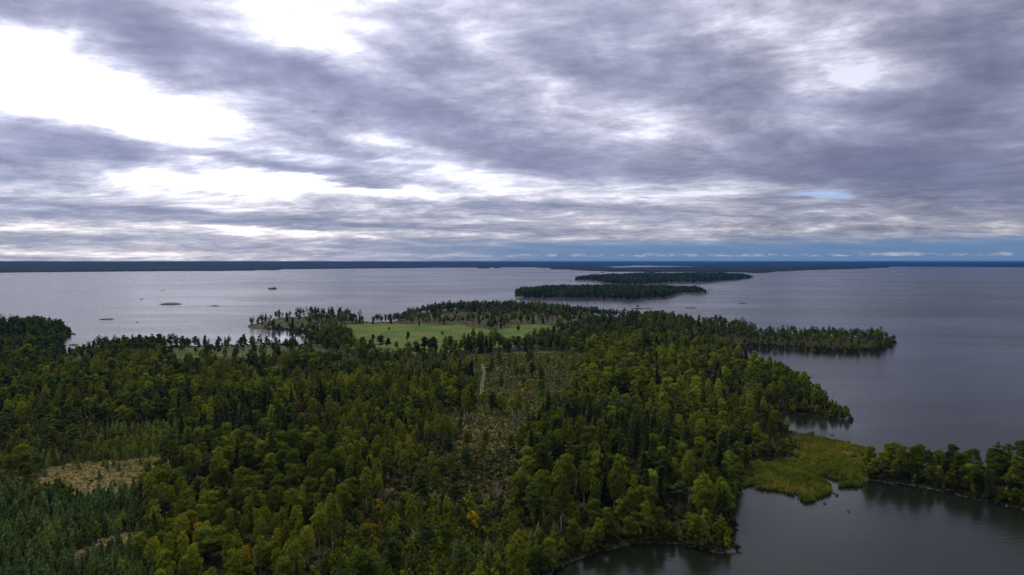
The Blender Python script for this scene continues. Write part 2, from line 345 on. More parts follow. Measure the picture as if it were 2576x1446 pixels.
# ------------------------------------------------------------------ materials
def material(name):
    m_ = bpy.data.materials.new(name); m_.use_nodes = True
    t = NT(m_.node_tree); t.n.clear()
    o = t.new('ShaderNodeOutputMaterial'); return m_, t, o
def principled(t, o, col, rough=.8, spec=.3, bump=None, bstr=.3, bdist=.1):
    p = t.new('ShaderNodeBsdfPrincipled'); t.put(p.inputs['Base Color'], col); t.put(p.inputs['Roughness'], rough)
    p.inputs['Specular IOR Level'].default_value = spec
    if bump is not None:
        b = t.new('ShaderNodeBump'); b.inputs['Strength'].default_value = bstr; b.inputs['Distance'].default_value = bdist
        t.l.new(bump, b.inputs['Height']); t.l.new(b.outputs[0], p.inputs['Normal'])
    t.l.new(p.outputs[0], o.inputs[0]); return p
def foliage_mat(name, c0, c1, c2, translucent=.3):
    """c0 deep, c1 fresh, c2 turning: tint 0..1 runs through them"""
    m_, t, o = material(name)
    a1 = t.new('ShaderNodeAttribute', attribute_type='INSTANCER', attribute_name='tint')
    a2 = t.new('ShaderNodeAttribute', attribute_type='OBJECT', attribute_name='own_tint')
    tint = t.math('ADD', a1.outputs['Fac'], a2.outputs['Fac'])
    lv = t.new('ShaderNodeAttribute', attribute_type='GEOMETRY', attribute_name='lv').outputs['Fac']
    oi = t.new('ShaderNodeObjectInfo').outputs['Random']
    c = t.mix(t.ramp(tint, 0, .65, False), c0, c1); c = t.mix(t.ramp(tint, .78, 1.0, False), c, c2)
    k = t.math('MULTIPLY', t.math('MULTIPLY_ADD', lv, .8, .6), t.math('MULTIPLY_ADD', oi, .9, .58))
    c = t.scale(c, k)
    p = t.new('ShaderNodeBsdfPrincipled'); t.put(p.inputs['Base Color'], c); p.inputs['Roughness'].default_value = .75
    p.inputs['Specular IOR Level'].default_value = .06
    tr = t.new('ShaderNodeBsdfTranslucent'); t.l.new(t.vmath('MULTIPLY', c, (1.3, 1.35, .7)), tr.inputs[0])
    mx = t.new('ShaderNodeMixShader'); mx.inputs[0].default_value = translucent
    t.l.new(p.outputs[0], mx.inputs[1]); t.l.new(tr.outputs[0], mx.inputs[2]); t.l.new(mx.outputs[0], o.inputs[0])
    return m_
def simple_mat(name, ca, cb, scale=3, rough=.85, bstr=.4, bdist=.1, vec='Object'):
    m_, t, o = material(name)
    tcn = t.new('ShaderNodeTexCoord').outputs[vec]
    n = t.noise(tcn, scale, 6, .6)
    principled(t, o, t.mix(t.ramp(n, .3, .7), ca, cb), rough, .3, n, bstr, bdist); return m_

M_BROAD = foliage_mat('broadleaf_foliage', (.046, .074, .008), (.158, .190, .013), (.32, .25, .008))
M_BIRCH = foliage_mat('birch_foliage', (.070, .098, .013), (.192, .208, .016), (.34, .25, .010), .35)
M_SPRUCE = foliage_mat('spruce_foliage', (.016, .034, .007), (.050, .074, .009), (.090, .100, .008), .12)
M_PINE = foliage_mat('pine_foliage', (.034, .058, .015), (.068, .096, .014), (.095, .105, .012), .15)
M_YPINE = foliage_mat('young_pine_foliage', (.115, .175, .066), (.175, .220, .040), (.11, .145, .022), .25)
M_BUSH = foliage_mat('bush_foliage', (.034, .042, .010), (.070, .060, .014), (.12, .065, .020), .25)
M_DEAD = foliage_mat('dead_foliage', (.10, .065, .045), (.12, .07, .045), (.14, .08, .05), .15)
M_BARK = simple_mat('brown_bark', (.05, .038, .030), (.11, .085, .065), 4)
M_PBARK = simple_mat('pine_bark', (.07, .045, .032), (.17, .095, .055), 3)
M_WBARK = simple_mat('white_bark', (.30, .29, .27), (.62, .61, .58), 2.5)
M_GREY = simple_mat('grey_dead_wood', (.20, .19, .18), (.34, .33, .31), 3)
M_ROCK = simple_mat('grey_rock', (.06, .057, .053), (.20, .185, .17), .35, .85, .8, .4)
M_DARKROCK = simple_mat('wet_dark_rock', (.03, .03, .03), (.12, .11, .10), .5, .5, .8, .3)
M_REED = foliage_mat('reed_leaves', (.085, .120, .012), (.170, .180, .024), (.25, .20, .050), .35)
M_STRAW = foliage_mat('dry_grass_blades', (.070, .092, .022), (.42, .35, .19), (.47, .38, .23), .3)
M_PALE = simple_mat('pale_stone', (.30, .29, .28), (.55, .54, .53), 2)

# ground
def ground_material():
    m_, t, o = material('ground_cover')
    geo = t.new('ShaderNodeNewGeometry').outputs['Position']
    A = lambda n: t.new('ShaderNodeAttribute', attribute_type='GEOMETRY', attribute_name=n).outputs['Fac']
    nb = t.noise(geo, .022, 6, .6); nm = t.noise(geo, .22, 6, .65); nf = t.noise(geo, 1.4, 5, .7)
    floor = t.mix(t.ramp(nm, .35, .65), (.022, .028, .006), (.060, .042, .013))
    floor = t.mix(t.ramp(nf, .5, .75), floor, (.055, .060, .014))
    meadow = t.mix(t.ramp(nb, .35, .62), (.034, .115, .004), (.120, .145, .012))
    meadow = t.mix(t.ramp(nm, .48, .75), meadow, (.095, .090, .024))
    stretched = t.new('ShaderNodeMapping'); t.l.new(geo, stretched.inputs[0]); stretched.inputs['Scale'].default_value = (.35, 1.2, 1); stretched.inputs['Rotation'].default_value = (0, 0, .12)
    ns = t.noise(stretched.outputs[0], .5, 6, .7)
    straw = t.mix(t.ramp(ns, .35, .65), (.17, .125, .055), (.40, .31, .18))
    straw = t.mix(t.ramp(nf, .55, .7), straw, (.10, .10, .035))
    heath = t.mix(t.ramp(nm, .35, .6), (.034, .042, .010), (.085, .062, .022))
    heath = t.mix(t.ramp(nb, .50, .62), heath, (.065, .095, .014))
    heath = t.mix(t.ramp(ns, .55, .72), heath, (.15, .115, .055))
    rough = t.mix(t.ramp(ns, .35, .65), (.055, .080, .016), (.100, .105, .034))
    rough = t.mix(t.ramp(nf, .62, .72), rough, (.16, .14, .10))
    rock = t.mix(t.ramp(nm, .45, .65), (.035, .032, .025), (.17, .155, .14))
    c = t.mix(A('meadow'), floor, meadow); c = t.mix(A('straw'), c, straw); c = t.mix(A('heath'), c, heath)
    c = t.mix(A('rough'), c, rough); c = t.mix(A('shore'), c, rock)
    principled(t, o, c, .9, .2, t.math('ADD', nf, t.math('MULTIPLY', nm, 3.0)), .9, .5)
    return m_
M_GROUND = ground_material()

# ------------------------------------------------------------------ ground mesh: a fan of rings, finer close to the shore the photo looks over
NA, ND = 640, 420
azs = np.linspace(-R(50), R(50), NA); ds = np.exp(np.linspace(math.log(120), math.log(1330), ND))
A_, D_ = np.meshgrid(azs, ds)
X, Y = D_ * np.tan(A_), D_
S = coast(X, Y); Z = height(X, Y, S)
zid = zone_of(X, Y)
zi = {z[0]: i for i, z in enumerate(ZONES)}
def zmask(*names):
    k = np.zeros(X.shape)
    for n in names: k = np.maximum(k, zid == zi[n])
    # soften
    for _ in range(2):
        k[1:-1, 1:-1] = (k[1:-1, 1:-1] * 2 + k[:-2, 1:-1] + k[2:, 1:-1] + k[1:-1, :-2] + k[1:-1, 2:]) / 6
    return k
att = {'meadow': np.maximum(zmask('field'), .45 * zmask('left_meadow')), 'straw': np.maximum(zmask('straw_patch', 'plant_gap', 'small_gap'), .6 * zmask('rock_gap')),
       'heath': zmask('coast_heath', 'point_hill', 'heath', 'left_grove') * .8 , 'rough': zmask('centre_clearing'),
       'shore': sstep(1.3, .3, S)}
idx = np.arange(NA * ND).reshape(ND, NA)
q = np.stack([idx[:-1, :-1], idx[:-1, 1:], idx[1:, 1:], idx[1:, :-1]], -1).reshape(-1, 4)
keep = (S.ravel()[q].max(1) > -7)
q = q[keep]
used = np.unique(q); rem = np.full(NA * ND, -1); rem[used] = np.arange(len(used))
gv = np.stack([X.ravel(), Y.ravel(), Z.ravel()], 1)[used]
me = mesh_np('ground', gv, rem[q], [M_GROUND], attrs={k: ('POINT', v.ravel()[used]) for k, v in att.items()}, smooth=True)
ob('ground', me, kind='structure', label='wooded lake shore ground with fields, clearings and heath')

# lake bed far below, one sheet to the horizon
M_BED = simple_mat('lake_bed', (.02, .022, .018), (.03, .03, .024), .05)
bed = mesh_np('lake_bed', [(-60000, -3000, -6), (60000, -3000, -6), (60000, 60000, -6), (-60000, 60000, -6)], [(0, 1, 2, 3)], [M_BED])
ob('lake_bed', bed, kind='structure')

# ------------------------------------------------------------------ water
NA2, ND2 = 520, 380
azs2 = np.linspace(-R(52), R(52), NA2); ds2 = np.exp(np.linspace(math.log(90), math.log(45000), ND2))
A2, D2 = np.meshgrid(azs2, ds2); X2, Y2 = D2 * np.tan(A2), D2
calm = np.zeros(X2.shape)
for px, py, rx, ry, a in [(730,850,110,22,1.0),(190,880,60,30,.8),(1900,880,120,16,.75),(2100,890,190,16,.6),(1980,1062,90,22,.75),(2080,1072,90,16,.55),(1600,1410,260,45,.7),(2250,1260,330,60,.6),(2080,1205,60,14,.7),(1500,764,300,10,.25),(440,757,130,6,.7),(860,757,80,5,.5),(300,786,260,5,.5),(150,768,260,4,.45),(560,688,200,2.5,.6),(150,735,200,5,.35)]:
    gx, gy = G(px, py); wx = rx / F * gy; g2y = G(px, max(py - ry, 668))[1]; wy = abs(g2y - gy)
    calm = np.maximum(calm, a * np.exp(-((X2 - gx) / wx) ** 2 - ((Y2 - gy) / wy) ** 2))
idx = np.arange(NA2 * ND2).reshape(ND2, NA2)
q2 = np.stack([idx[:-1, :-1], idx[:-1, 1:], idx[1:, 1:], idx[1:, :-1]], -1).reshape(-1, 4)
mw, t, o = material('lake_water')
geo = t.new('ShaderNodeNewGeometry').outputs['Position']
ca = t.new('ShaderNodeAttribute', attribute_type='GEOMETRY', attribute_name='calm').outputs['Fac']
mpw = t.new('ShaderNodeMapping'); t.l.new(geo, mpw.inputs[0]); mpw.inputs['Scale'].default_value = (.35, 1, 1); mpw.inputs['Rotation'].default_value = (0, 0, -.15)
big = t.noise(mpw.outputs[0], .0028, 5, .6, .6)
streak = t.noise(mpw.outputs[0], .018, 5, .65)
ruffle = t.ramp(t.math('ADD', t.math('MULTIPLY', big, .7), t.math('MULTIPLY', streak, .3)), .38, .62)
rough = t.math('MULTIPLY_ADD', ruffle, .12, .19)
rough = t.math('MULTIPLY', rough, t.math('MULTIPLY_ADD', ca, -.83, 1.0))
w1 = t.noise(mpw.outputs[0], .55, 3, .55); w2 = t.noise(geo, 1.6, 3, .6)
hgt = t.math('ADD', t.math('MULTIPLY', w1, 1.0), t.math('MULTIPLY', w2, .35))
p = t.new('ShaderNodeBsdfPrincipled'); p.inputs['Base Color'].default_value = (.010, .014, .007, 1); t.put(p.inputs['Roughness'], rough)
p.inputs['IOR'].default_value = 1.33
bmp = t.new('ShaderNodeBump'); t.put(bmp.inputs['Strength'], t.math('MULTIPLY_ADD', ca, -.6, .9)); bmp.inputs['Distance'].default_value = .12
t.l.new(hgt, bmp.inputs['Height']); t.l.new(bmp.outputs[0], p.inputs['Normal']); t.l.new(p.outputs[0], o.inputs[0])
wm = mesh_np('lake', np.stack([X2.ravel(), Y2.ravel(), 0 * X2.ravel()], 1), q2, [mw], attrs={'calm': ('POINT', calm.ravel())})
ob('lake_water', wm, kind='structure', label='wide grey lake under a cloudy sky')

# ------------------------------------------------------------------ far shores
FAR = [
 [(-700,693),(0,685.5),(150,684),(250,683.2),(400,681.8),(560,681.2),(640,680),(655,679),(700,679.3),(706,677),(780,676.5),(900,675.2),(1000,674.4),(1100,673.2),(1250,672.2),(1360,671.8),(1480,671),(1560,669.5),(1620,666.5),(1620,662.5),(-900,662.5)],
 [(1600,667.5),(1700,668.8),(1780,670.6),(2230,671.5),(2240,670.6),(2400,671),(2576,672),(3200,675),(3200,662.5),(1600,662.5)],
 [(1373,677),(1430,677.8),(1450,679.5),(1500,681.5),(1530,683),(1620,683.2),(1630,684.4),(1660,684.4),(1670,683.4),(1760,683.8),(1775,684.8),(1800,684.8),(1815,684),(1875,684.6),(1888,686.4),(1930,686.4),(1940,684),(1985,681.5),(2050,678.5),(2140,676.5),(2240,672.5),(1960,671),(1830,671.5),(1700,673.3),(1560,675.3),(1480,675)],
 [(1350,673.2),(1400,674),(1412,673.4),(1420,674.4),(1500,674.6),(1540,673.8),(1500,672.6),(1400,672.4)],
 [(1200,674.6),(1225,675),(1232,674.2),(1215,673.6)], [(1236,674.5),(1258,674.8),(1256,673.8),(1240,673.8)],
]
FARW = [W(pp) for pp in FAR]
NA3, ND3 = 1300, 170
azs3 = np.linspace(-R(43), R(43), NA3); ds3 = np.exp(np.linspace(math.log(4600), math.log(27000), ND3))
A3, D3 = np.meshgrid(azs3, ds3); X3, Y3 = D3 * np.tan(A3), D3
S3 = sdist(X3, Y3, FARW[0])
for pw in FARW[1:]: S3 = np.maximum(S3, sdist(X3, Y3, pw))
S3 = S3 + (fbm(X3 / 120, Y3 / 200, 4, 4) - .5) * 130
canopy = 9 + 9 * fbm(X3 / 26, Y3 / 120, 3, 2)
hill = 14 * sstep(60, 900, S3) * fbm(X3 / 420, Y3 / 700, 12, 3) + 62 * sstep(100, 3800, S3) * (.45 + .75 * fbm(X3 / 1500, Y3 / 1800, 8, 4))
leftness = sstep(6000, -5000, X3)
Z3 = np.minimum(canopy * sstep(-10, 25, S3) + hill * (.50 + .5 * leftness), 86)
Z3 = np.where(S3 > 0, Z3, -3)
idx = np.arange(NA3 * ND3).reshape(ND3, NA3)
q3 = np.stack([idx[:-1, :-1], idx[:-1, 1:], idx[1:, 1:], idx[1:, :-1]], -1).reshape(-1, 4)
q3 = q3[S3.ravel()[q3].max(1) > 0]
used = np.unique(q3); rem = np.full(NA3 * ND3, -1); rem[used] = np.arange(len(used))
mf, t, o = material('far_forest_cover')
geo = t.new('ShaderNodeNewGeometry').outputs['Position']
nn = t.noise(geo, .006, 7, .7); n2 = t.noise(geo, .0012, 4, .6)
c = t.mix(t.ramp(nn, .35, .65), (.007, .012, .005), (.022, .026, .010)); c = t.mix(t.ramp(n2, .56, .68), c, (.040, .038, .018))  # dark tones include the canopy's self-shadow, put into the colour
principled(t, o, c, .95, .05)
fm = mesh_np('far_shore', np.stack([X3.ravel(), Y3.ravel(), Z3.ravel()], 1)[used], rem[q3], [mf])
ob('far_shore_hills', fm, kind='structure', label='low wooded shore along the far side of the lake')
# the last blue ridge
axr = np.linspace(-R(30), R(43), 900); yr = np.array([27200., 29500., 32000., 35000.])
AX, YR = np.meshgrid(axr, yr); XR = YR * np.tan(AX)
ridge = 40 + 46 * fbm(XR / 4200, YR * 0 + 3.3, 21, 4) + 8 * fbm(XR / 500, YR * 0 + 1.3, 22, 3)
ridge = np.where(XR < 0, ridge * .82, ridge); ridge = np.minimum(ridge, 88)
ZR = np.stack([ridge[0] * 0, ridge[1] * .9, ridge[2], ridge[3] * 0])
idx = np.arange(ZR.size).reshape(ZR.shape)
qr = np.stack([idx[:-1, :-1], idx[:-1, 1:], idx[1:, 1:], idx[1:, :-1]], -1).reshape(-1, 4)
ob('distant_hills', mesh_np('distant_hills', np.stack([XR.ravel(), YR.ravel(), ZR.ravel()], 1), qr, [mf]), kind='structure', label='faint blue ridge on the horizon')

# ------------------------------------------------------------------ haze
hm = bpy.data.materials.new('haze_air'); hm.use_nodes = True; t = NT(hm.node_tree); t.n.clear()
o = t.new('ShaderNodeOutputMaterial'); pv = t.new('ShaderNodeVolumePrincipled')
pv.inputs['Color'].default_value = (.045, .27, .9, 1); pv.inputs['Density'].default_value = 3.0e-5; pv.inputs['Anisotropy'].default_value = .0
t.l.new(pv.outputs[0], o.inputs['Volume'])
def box_mesh(name, x0, x1, y0, y1, z0, z1, mats=()):
    v = [(x, y, z) for z in (z0, z1) for y in (y0, y1) for x in (x0, x1)]
    f = [(0, 2, 3, 1), (4, 5, 7, 6), (0, 1, 5, 4), (2, 6, 7, 3), (0, 4, 6, 2), (1, 3, 7, 5)]
    return mesh_np(name, v, f, mats)
ob('haze', box_mesh('haze', -61000, 61000, -3100, 60500, -7, 97, [hm]), kind='stuff', label='thin blue haze over the lake')

# ================================================================== TREES
def cards(c, n, size, rng, elong=1.0, axis=None):
    """leaf sprays: one bent diamond of two triangles per point c, facing n"""
    N = len(c)
    n = n / (np.linalg.norm(n, axis=1, keepdims=True) + 1e-9)
    if axis is None: axis = rng.normal(size=(N, 3))
    u = axis - n * (axis * n).sum(1, keepdims=True); u /= np.linalg.norm(u, axis=1, keepdims=True) + 1e-9
    v_ = np.cross(n, u)
    s = (size * rng.uniform(.6, 1.4, (N, 1)))
    a = c + u * s * elong * .5; b = c + v_ * s * .5 / max(elong, 1) ** .3 + n * s * rng.uniform(-.2, .2, (N, 1))
    d_ = c - u * s * elong * .5; e = c - v_ * s * .5 / max(elong, 1) ** .3 + n * s * rng.uniform(-.2, .2, (N, 1))
    V = np.stack([a, b, d_, e], 1).reshape(-1, 3)
    i = np.arange(N)[:, None] * 4
    T = np.stack([i + [[0, 1, 2]], i + [[0, 2, 3]]], 1).reshape(-1, 3)
    lv = np.repeat(rng.uniform(0, 1, N), 2)
    return V, T, lv
def tube(pts, rad, sides=6):
    V = []; T = []
    pts = np.asarray(pts, float)
    for i, (p_, r_) in enumerate(zip(pts, rad)):
        dn = pts[min(i + 1, len(pts) - 1)] - pts[max(i - 1, 0)]; dn /= np.linalg.norm(dn) + 1e-9
        u = np.cross(dn, [.3, .9, .2]); u /= np.linalg.norm(u); v_ = np.cross(dn, u)
        for k in range(sides):
            a = 2 * math.pi * k / sides; V.append(p_ + r_ * (math.cos(a) * u + math.sin(a) * v_))
    for i in range(len(pts) - 1):
        for k in range(sides):
            a = i * sides + k; b = i * sides + (k + 1) % sides
            T += [(a, b, b + sides), (a, b + sides, a + sides)]
    return np.array(V), np.array(T)
def join(parts):
    V = []; T = []; L = []; n = 0
    for v, t_, *l in parts:
        V.append(v); T.append(np.asarray(t_) + n); n += len(v)
        L.append(l[0] if l else np.full(len(t_), .3))
    return np.concatenate(V), np.concatenate(T), np.concatenate(L)
def sph(rng, n):
    v = rng.normal(size=(n, 3)); return v / np.linalg.norm(v, axis=1, keepdims=True)
ICO = None
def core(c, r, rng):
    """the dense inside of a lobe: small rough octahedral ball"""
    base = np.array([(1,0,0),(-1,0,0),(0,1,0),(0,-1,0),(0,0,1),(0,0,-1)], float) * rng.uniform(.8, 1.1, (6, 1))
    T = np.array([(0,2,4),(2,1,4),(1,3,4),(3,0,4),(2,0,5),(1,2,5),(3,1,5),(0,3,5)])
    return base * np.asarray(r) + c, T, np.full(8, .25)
def lobes_crown(rng, L, n, size, up=.25, elong=1.0, droop=False, corek=.72):
    """L rows: centre xyz, radii xyz. leaves over every lobe's skin, none buried in a neighbour"""
    L = np.asarray(L, float); area = (L[:, 3:] ** 2).sum(1); area /= area.sum()
    pk = rng.choice(len(L), n, p=area)
    dd = sph(rng, n); dd[:, 2] = np.where(dd[:, 2] < -.35, -dd[:, 2] * .7, dd[:, 2]); 
    c = L[pk, :3] + dd * L[pk, 3:] * rng.uniform(.72, 1.08, (n, 1))
    ok = np.ones(n, bool)
    for j in range(len(L)):
        q_ = ((c - L[j, :3]) / L[j, 3:]); ok &= ~(((q_ ** 2).sum(1) < .5) & (pk != j))
    c, dd, pk2 = c[ok], dd[ok], pk[ok]
    nrm = dd / L[pk2, 3:] * L[pk2, 3:].mean(1, keepdims=True); nrm[:, 2] += up; nrm = nrm + rng.normal(size=nrm.shape) * .30
    axis = None
    if droop: axis = np.tile([0, 0, 1.], (len(c), 1)) + rng.normal(size=c.shape) * .35
    out = [cards(c, nrm, size, rng, elong, axis)]
    for row in L:
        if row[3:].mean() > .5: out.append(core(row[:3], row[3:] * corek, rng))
    return out
def trunk_parts(rng, h, r, top=.8, lean=.02, limbs=5, l0=.35, l1=.75, lr=2.0, sides=6):
    n = 6; pts = []; off = rng.normal(size=2) * lean * h
    for i in range(n):
        k = i / (n - 1); pts.append((off[0] * k + math.sin(k * 5) * .01 * h, off[1] * k, -.6 + k * (top * h + .6)))
    rad = [r * (1.25 if i == 0 else 1 - .8 * i / (n - 1)) for i in range(n)]
    P = [tube(pts, rad, sides)]
    for j in range(limbs):
        k = l0 + (l1 - l0) * (j + .5) / limbs; a = rng.uniform(0, 6.28)
        b0 = np.array([off[0] * k, off[1] * k, k * h * .97]); L_ = lr * rng.uniform(.7, 1.1)
        b1 = b0 + np.array([math.cos(a) * L_, math.sin(a) * L_, L_ * rng.uniform(.3, .9)])
        P.append(tube([b0, (b0 + b1) / 2 + [0, 0, .15], b1], [r * .35, r * .25, r * .08], 4))
    return P
def m_broad(seed, q):
    rng = np.random.RandomState(seed); h = rng.uniform(11, 15); rr = rng.uniform(3.0, 4.4)
    L = []
    K = {0: 20, 1: 15, 2: 9}[q]
    for i in range(K):
        z = rng.uniform(-.85, 1); a = rng.uniform(0, 6.28); rad = math.sqrt(max(0, 1 - z * z)) * rr * rng.uniform(.5, .72)
        lr = rr * rng.uniform(.30, .50)
        L.append((rad * math.cos(a), rad * math.sin(a), h * .55 + z * h * .33, lr, lr, lr * .85))
    L.append((0, 0, h * .55, rr * .6, rr * .6, h * .33))
    n, s = {0: (3600, .34), 1: (950, .68), 2: (260, 1.15)}[q]
    return h, lobes_crown(rng, L, n, s), trunk_parts(rng, h, .22, .65, .02, {0: 6, 1: 3, 2: 0}[q])
def m_birch(seed, q):
    rng = np.random.RandomState(seed); h = rng.uniform(12.5, 17); rr = rng.uniform(2.1, 3.1); cb = rng.uniform(.22, .38)
    L = []; K = {0: 24, 1: 16, 2: 8}[q]
    for i in range(K):
        k = (i + .5) / K; z = cb + (1 - cb) * k
        prof = math.sin(math.pi * (k * .80 + .14)) ** .6 * rr * rng.uniform(.8, 1.15)
        a = i * 2.4 + rng.uniform(-.5, .5); lr = max(.45, prof * rng.uniform(.36, .55))
        L.append((math.cos(a) * prof * .5, math.sin(a) * prof * .5, z * h * .97, lr, lr, lr * rng.uniform(1.1, 1.6)))
    n, s = {0: (2300, .28), 1: (620, .55), 2: (170, .95)}[q]
    return h, lobes_crown(rng, L, n, s, .1, 1.35, True, .6), trunk_parts(rng, h, .15, .93, .015, {0: 5, 1: 3, 2: 0}[q], .4, .8, 1.3)
def m_spruce(seed, q):
    rng = np.random.RandomState(seed); h = rng.uniform(12, 18); rr = h * rng.uniform(.18, .25)
    Wn = {0: 24, 1: 15, 2: 9}[q]; Bn = {0: 11, 1: 8, 2: 5}[q]; C = []; Nn = []; Ax = []
    for i in range(Wn):
        k = i / Wn; z = h * (.07 + .90 * k); rad = rr * (1 - k) ** .85 * rng.uniform(.85, 1.12) + .15
        for j in range(Bn):
            if rng.rand() < .07: continue
            a = 6.283 * j / Bn + i * 1.3 + rng.uniform(-.25, .25); da = np.array([math.cos(a), math.sin(a), 0]); rl = rad * rng.uniform(.75, 1.15)
            for s_ in ((.45, .78, 1.0) if q == 0 else (.55, .95)):
                C.append(da * rl * s_ + [0, 0, z - rl * .38 * s_ ** 1.5 + rng.uniform(-.1, .1)])
                Nn.append(da * .55 + [0, 0, 1] + rng.normal(size=3) * .3); Ax.append(da + [0, 0, -.35] + rng.normal(size=3) * .25)
    s = {0: .75, 1: 1.15, 2: 1.9}[q]
    P = [cards(np.array(C), np.array(Nn), s, rng, 1.35, np.array(Ax))]
    # solid dark inside
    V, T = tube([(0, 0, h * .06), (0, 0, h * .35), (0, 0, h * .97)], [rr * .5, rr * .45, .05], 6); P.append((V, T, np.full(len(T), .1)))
    P.append(cards(np.array([[0, 0, h * .98]] * 3), rng.normal(size=(3, 3)) * [1, 1, .1], .7, rng, 2.2, np.tile([0, 0, 1.], (3, 1))))
    return h, P, trunk_parts(rng, h, .19, .9, .003, 0)
def m_pine(seed, q):
    rng = np.random.RandomState(seed); h = rng.uniform(12, 17); rr = rng.uniform(2.3, 3.3); cb = rng.uniform(.42, .58)
    L = []; K = {0: 17, 1: 12, 2: 7}[q]
    for i in range(K):
        k = (i + .5) / K; z = cb + (1 - cb) * k; prof = rr * (1 - k ** 2.2 * .75) * (.55 + .45 * min(1, k * 3)); a = i * 2.4 + rng.uniform(-.7, .7)
        lr = prof * rng.uniform(.32, .48)
        L.append((math.cos(a) * prof * rng.uniform(.45, .75), math.sin(a) * prof * rng.uniform(.45, .75), z * h * .97, lr * 1.15, lr * 1.15, lr * .6))
    n, s = {0: (1900, .34), 1: (560, .65), 2: (170, 1.05)}[q]
    return h, lobes_crown(rng, L, n, s, .5, 1.1), trunk_parts(rng, h, .2, .95, .02, {0: 7, 1: 4, 2: 0}[q], .45, .9, 1.7)
def m_ypine(seed, q):
    rng = np.random.RandomState(seed); h = rng.uniform(3.2, 5.0); rr = h * rng.uniform(.27, .36); n = {0: 230, 1: 70, 2: 26}[q]
    k = rng.uniform(0, 1, n) ** 1.25; a = rng.uniform(0, 6.28, n); rad = rr * (1 - k) ** .75 * rng.uniform(.55, 1.1, n)
    c = np.stack([np.cos(a) * rad, np.sin(a) * rad, .15 + h * k * .96], 1); da = np.stack([np.cos(a), np.sin(a), 0 * a], 1)
    P = [cards(c, da + rng.normal(size=(n, 3)) * .4 + [0, 0, .4], {0: .42, 1: .62, 2: 1.0}[q], rng, 1.5, da * .6 + [0, 0, .9])]
    V, T = tube([(0, 0, .1), (0, 0, h * .3), (0, 0, h * .8)], [rr * .3, rr * .3, .03], 5); P.append((V, T, np.full(len(T), .1)))
    return h, P, trunk_parts(rng, h, .06, .8, .01, 0, sides=4)
def m_ybirch(seed, q):
    rng = np.random.RandomState(seed); h = rng.uniform(3, 6.0); rr = h * rng.uniform(.2, .3)
    L = []
    for i in range(7):
        k = (i + .5) / 7; prof = rr * math.sin(math.pi * (k * .8 + .2)) ** .7; a = i * 2.4; lr = prof * .5
        L.append((math.cos(a) * prof * .5, math.sin(a) * prof * .5, h * (.15 + .8 * k), lr, lr, lr * 1.5))
    n, s = {0: (210, .34), 1: (100, .5), 2: (36, .85)}[q]
    return h, lobes_crown(rng, L, n, s, .2, 1.4, True), trunk_parts(rng, h, .05, .9, .02, 0, sides=4)
def m_bush(seed, q):
    rng = np.random.RandomState(seed); h = rng.uniform(1.3, 2.6); L = []
    for i in range(5):
        a = rng.uniform(0, 6.28); r_ = h * rng.uniform(.2, .6); L.append((math.cos(a) * r_, math.sin(a) * r_, h * rng.uniform(.3, .6), h * .38, h * .38, h * .36))
    n, s = {0: (170, .3), 1: (80, .45), 2: (30, .8)}[q]
    return h, lobes_crown(rng, L, n, s), trunk_parts(rng, h, .05, .5, .02, 0, sides=4)
def m_reed(seed, q):
    rng = np.random.RandomState(seed); n = 26; h = 2.1
    c = np.stack([rng.uniform(-.9, .9, n), rng.uniform(-.9, .9, n), np.full(n, h * .42) * rng.uniform(.8, 1.15, n)], 1)
    nr = rng.normal(size=(n, 3)) * [1, 1, .3] + [0, 0, .35]
    P = [cards(c, nr, .42, rng, 4.0, np.tile([0, 0, 1.], (n, 1)) + rng.normal(size=(n, 3)) * .22)]
    return h, P, []
def m_tuft(seed, q):
    rng = np.random.RandomState(seed); n = 9
    c = np.stack([rng.uniform(-.35, .35, n), rng.uniform(-.35, .35, n), rng.uniform(.12, .3, n)], 1)
    P = [cards(c, rng.normal(size=(n, 3)) * [1, 1, .5] + [0, 0, .8], .35, rng, 2.2, rng.normal(size=(n, 3)) * .8 + [.3, 0, .6])]
    return .5, P, []

KIND = {'birch': (m_birch, M_BIRCH, M_WBARK, 5), 'spruce': (m_spruce, M_SPRUCE, M_BARK, 4), 'broadleaf': (m_broad, M_BROAD, M_BARK, 6), 'pine': (m_pine, M_PINE, M_PBARK, 5),
        'young_pine': (m_ypine, M_YPINE, M_BARK, 4), 'young_birch': (m_ybirch, M_BIRCH, M_BARK, 4), 'bush': (m_bush, M_BUSH, M_BARK, 4), 'reed': (m_reed, M_REED, M_BARK, 4), 'tuft': (m_tuft, M_STRAW, M_BARK, 3)}
KN = ['birch', 'spruce', 'broadleaf', 'pine', 'young_pine', 'young_birch', 'bush']
PROTO = {}
def proto(kind, q, i, mat=None):
    """-> height, crown mesh, trunk mesh, joined mesh"""
    key = (kind, q, i, mat.name if mat else '')
    if key in PROTO: return PROTO[key]
    fn, mf_, mb_, _n = KIND[kind]
    if mat: mf_ = mat
    h, cr, tr = fn(100 * (KN.index(kind) if kind in KN else 9) + i, q)
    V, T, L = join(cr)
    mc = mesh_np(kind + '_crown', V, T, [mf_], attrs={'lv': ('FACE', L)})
    mt = None
    if tr:
        V2, T2, L2 = join(tr); mt = mesh_np(kind + '_trunk', V2, T2, [mb_], smooth=True)
        Vj, Tj, Lj = join([(V, T, L), (V2, T2, L2)]); mi = np.concatenate([np.zeros(len(T)), np.ones(len(T2))])
        mj = mesh_np(kind + '_tree', Vj, Tj, [mf_, mb_], mi, {'lv': ('FACE', Lj)})
    else: mj = mc
    PROTO[key] = (h, mc, mt, mj); return PROTO[key]

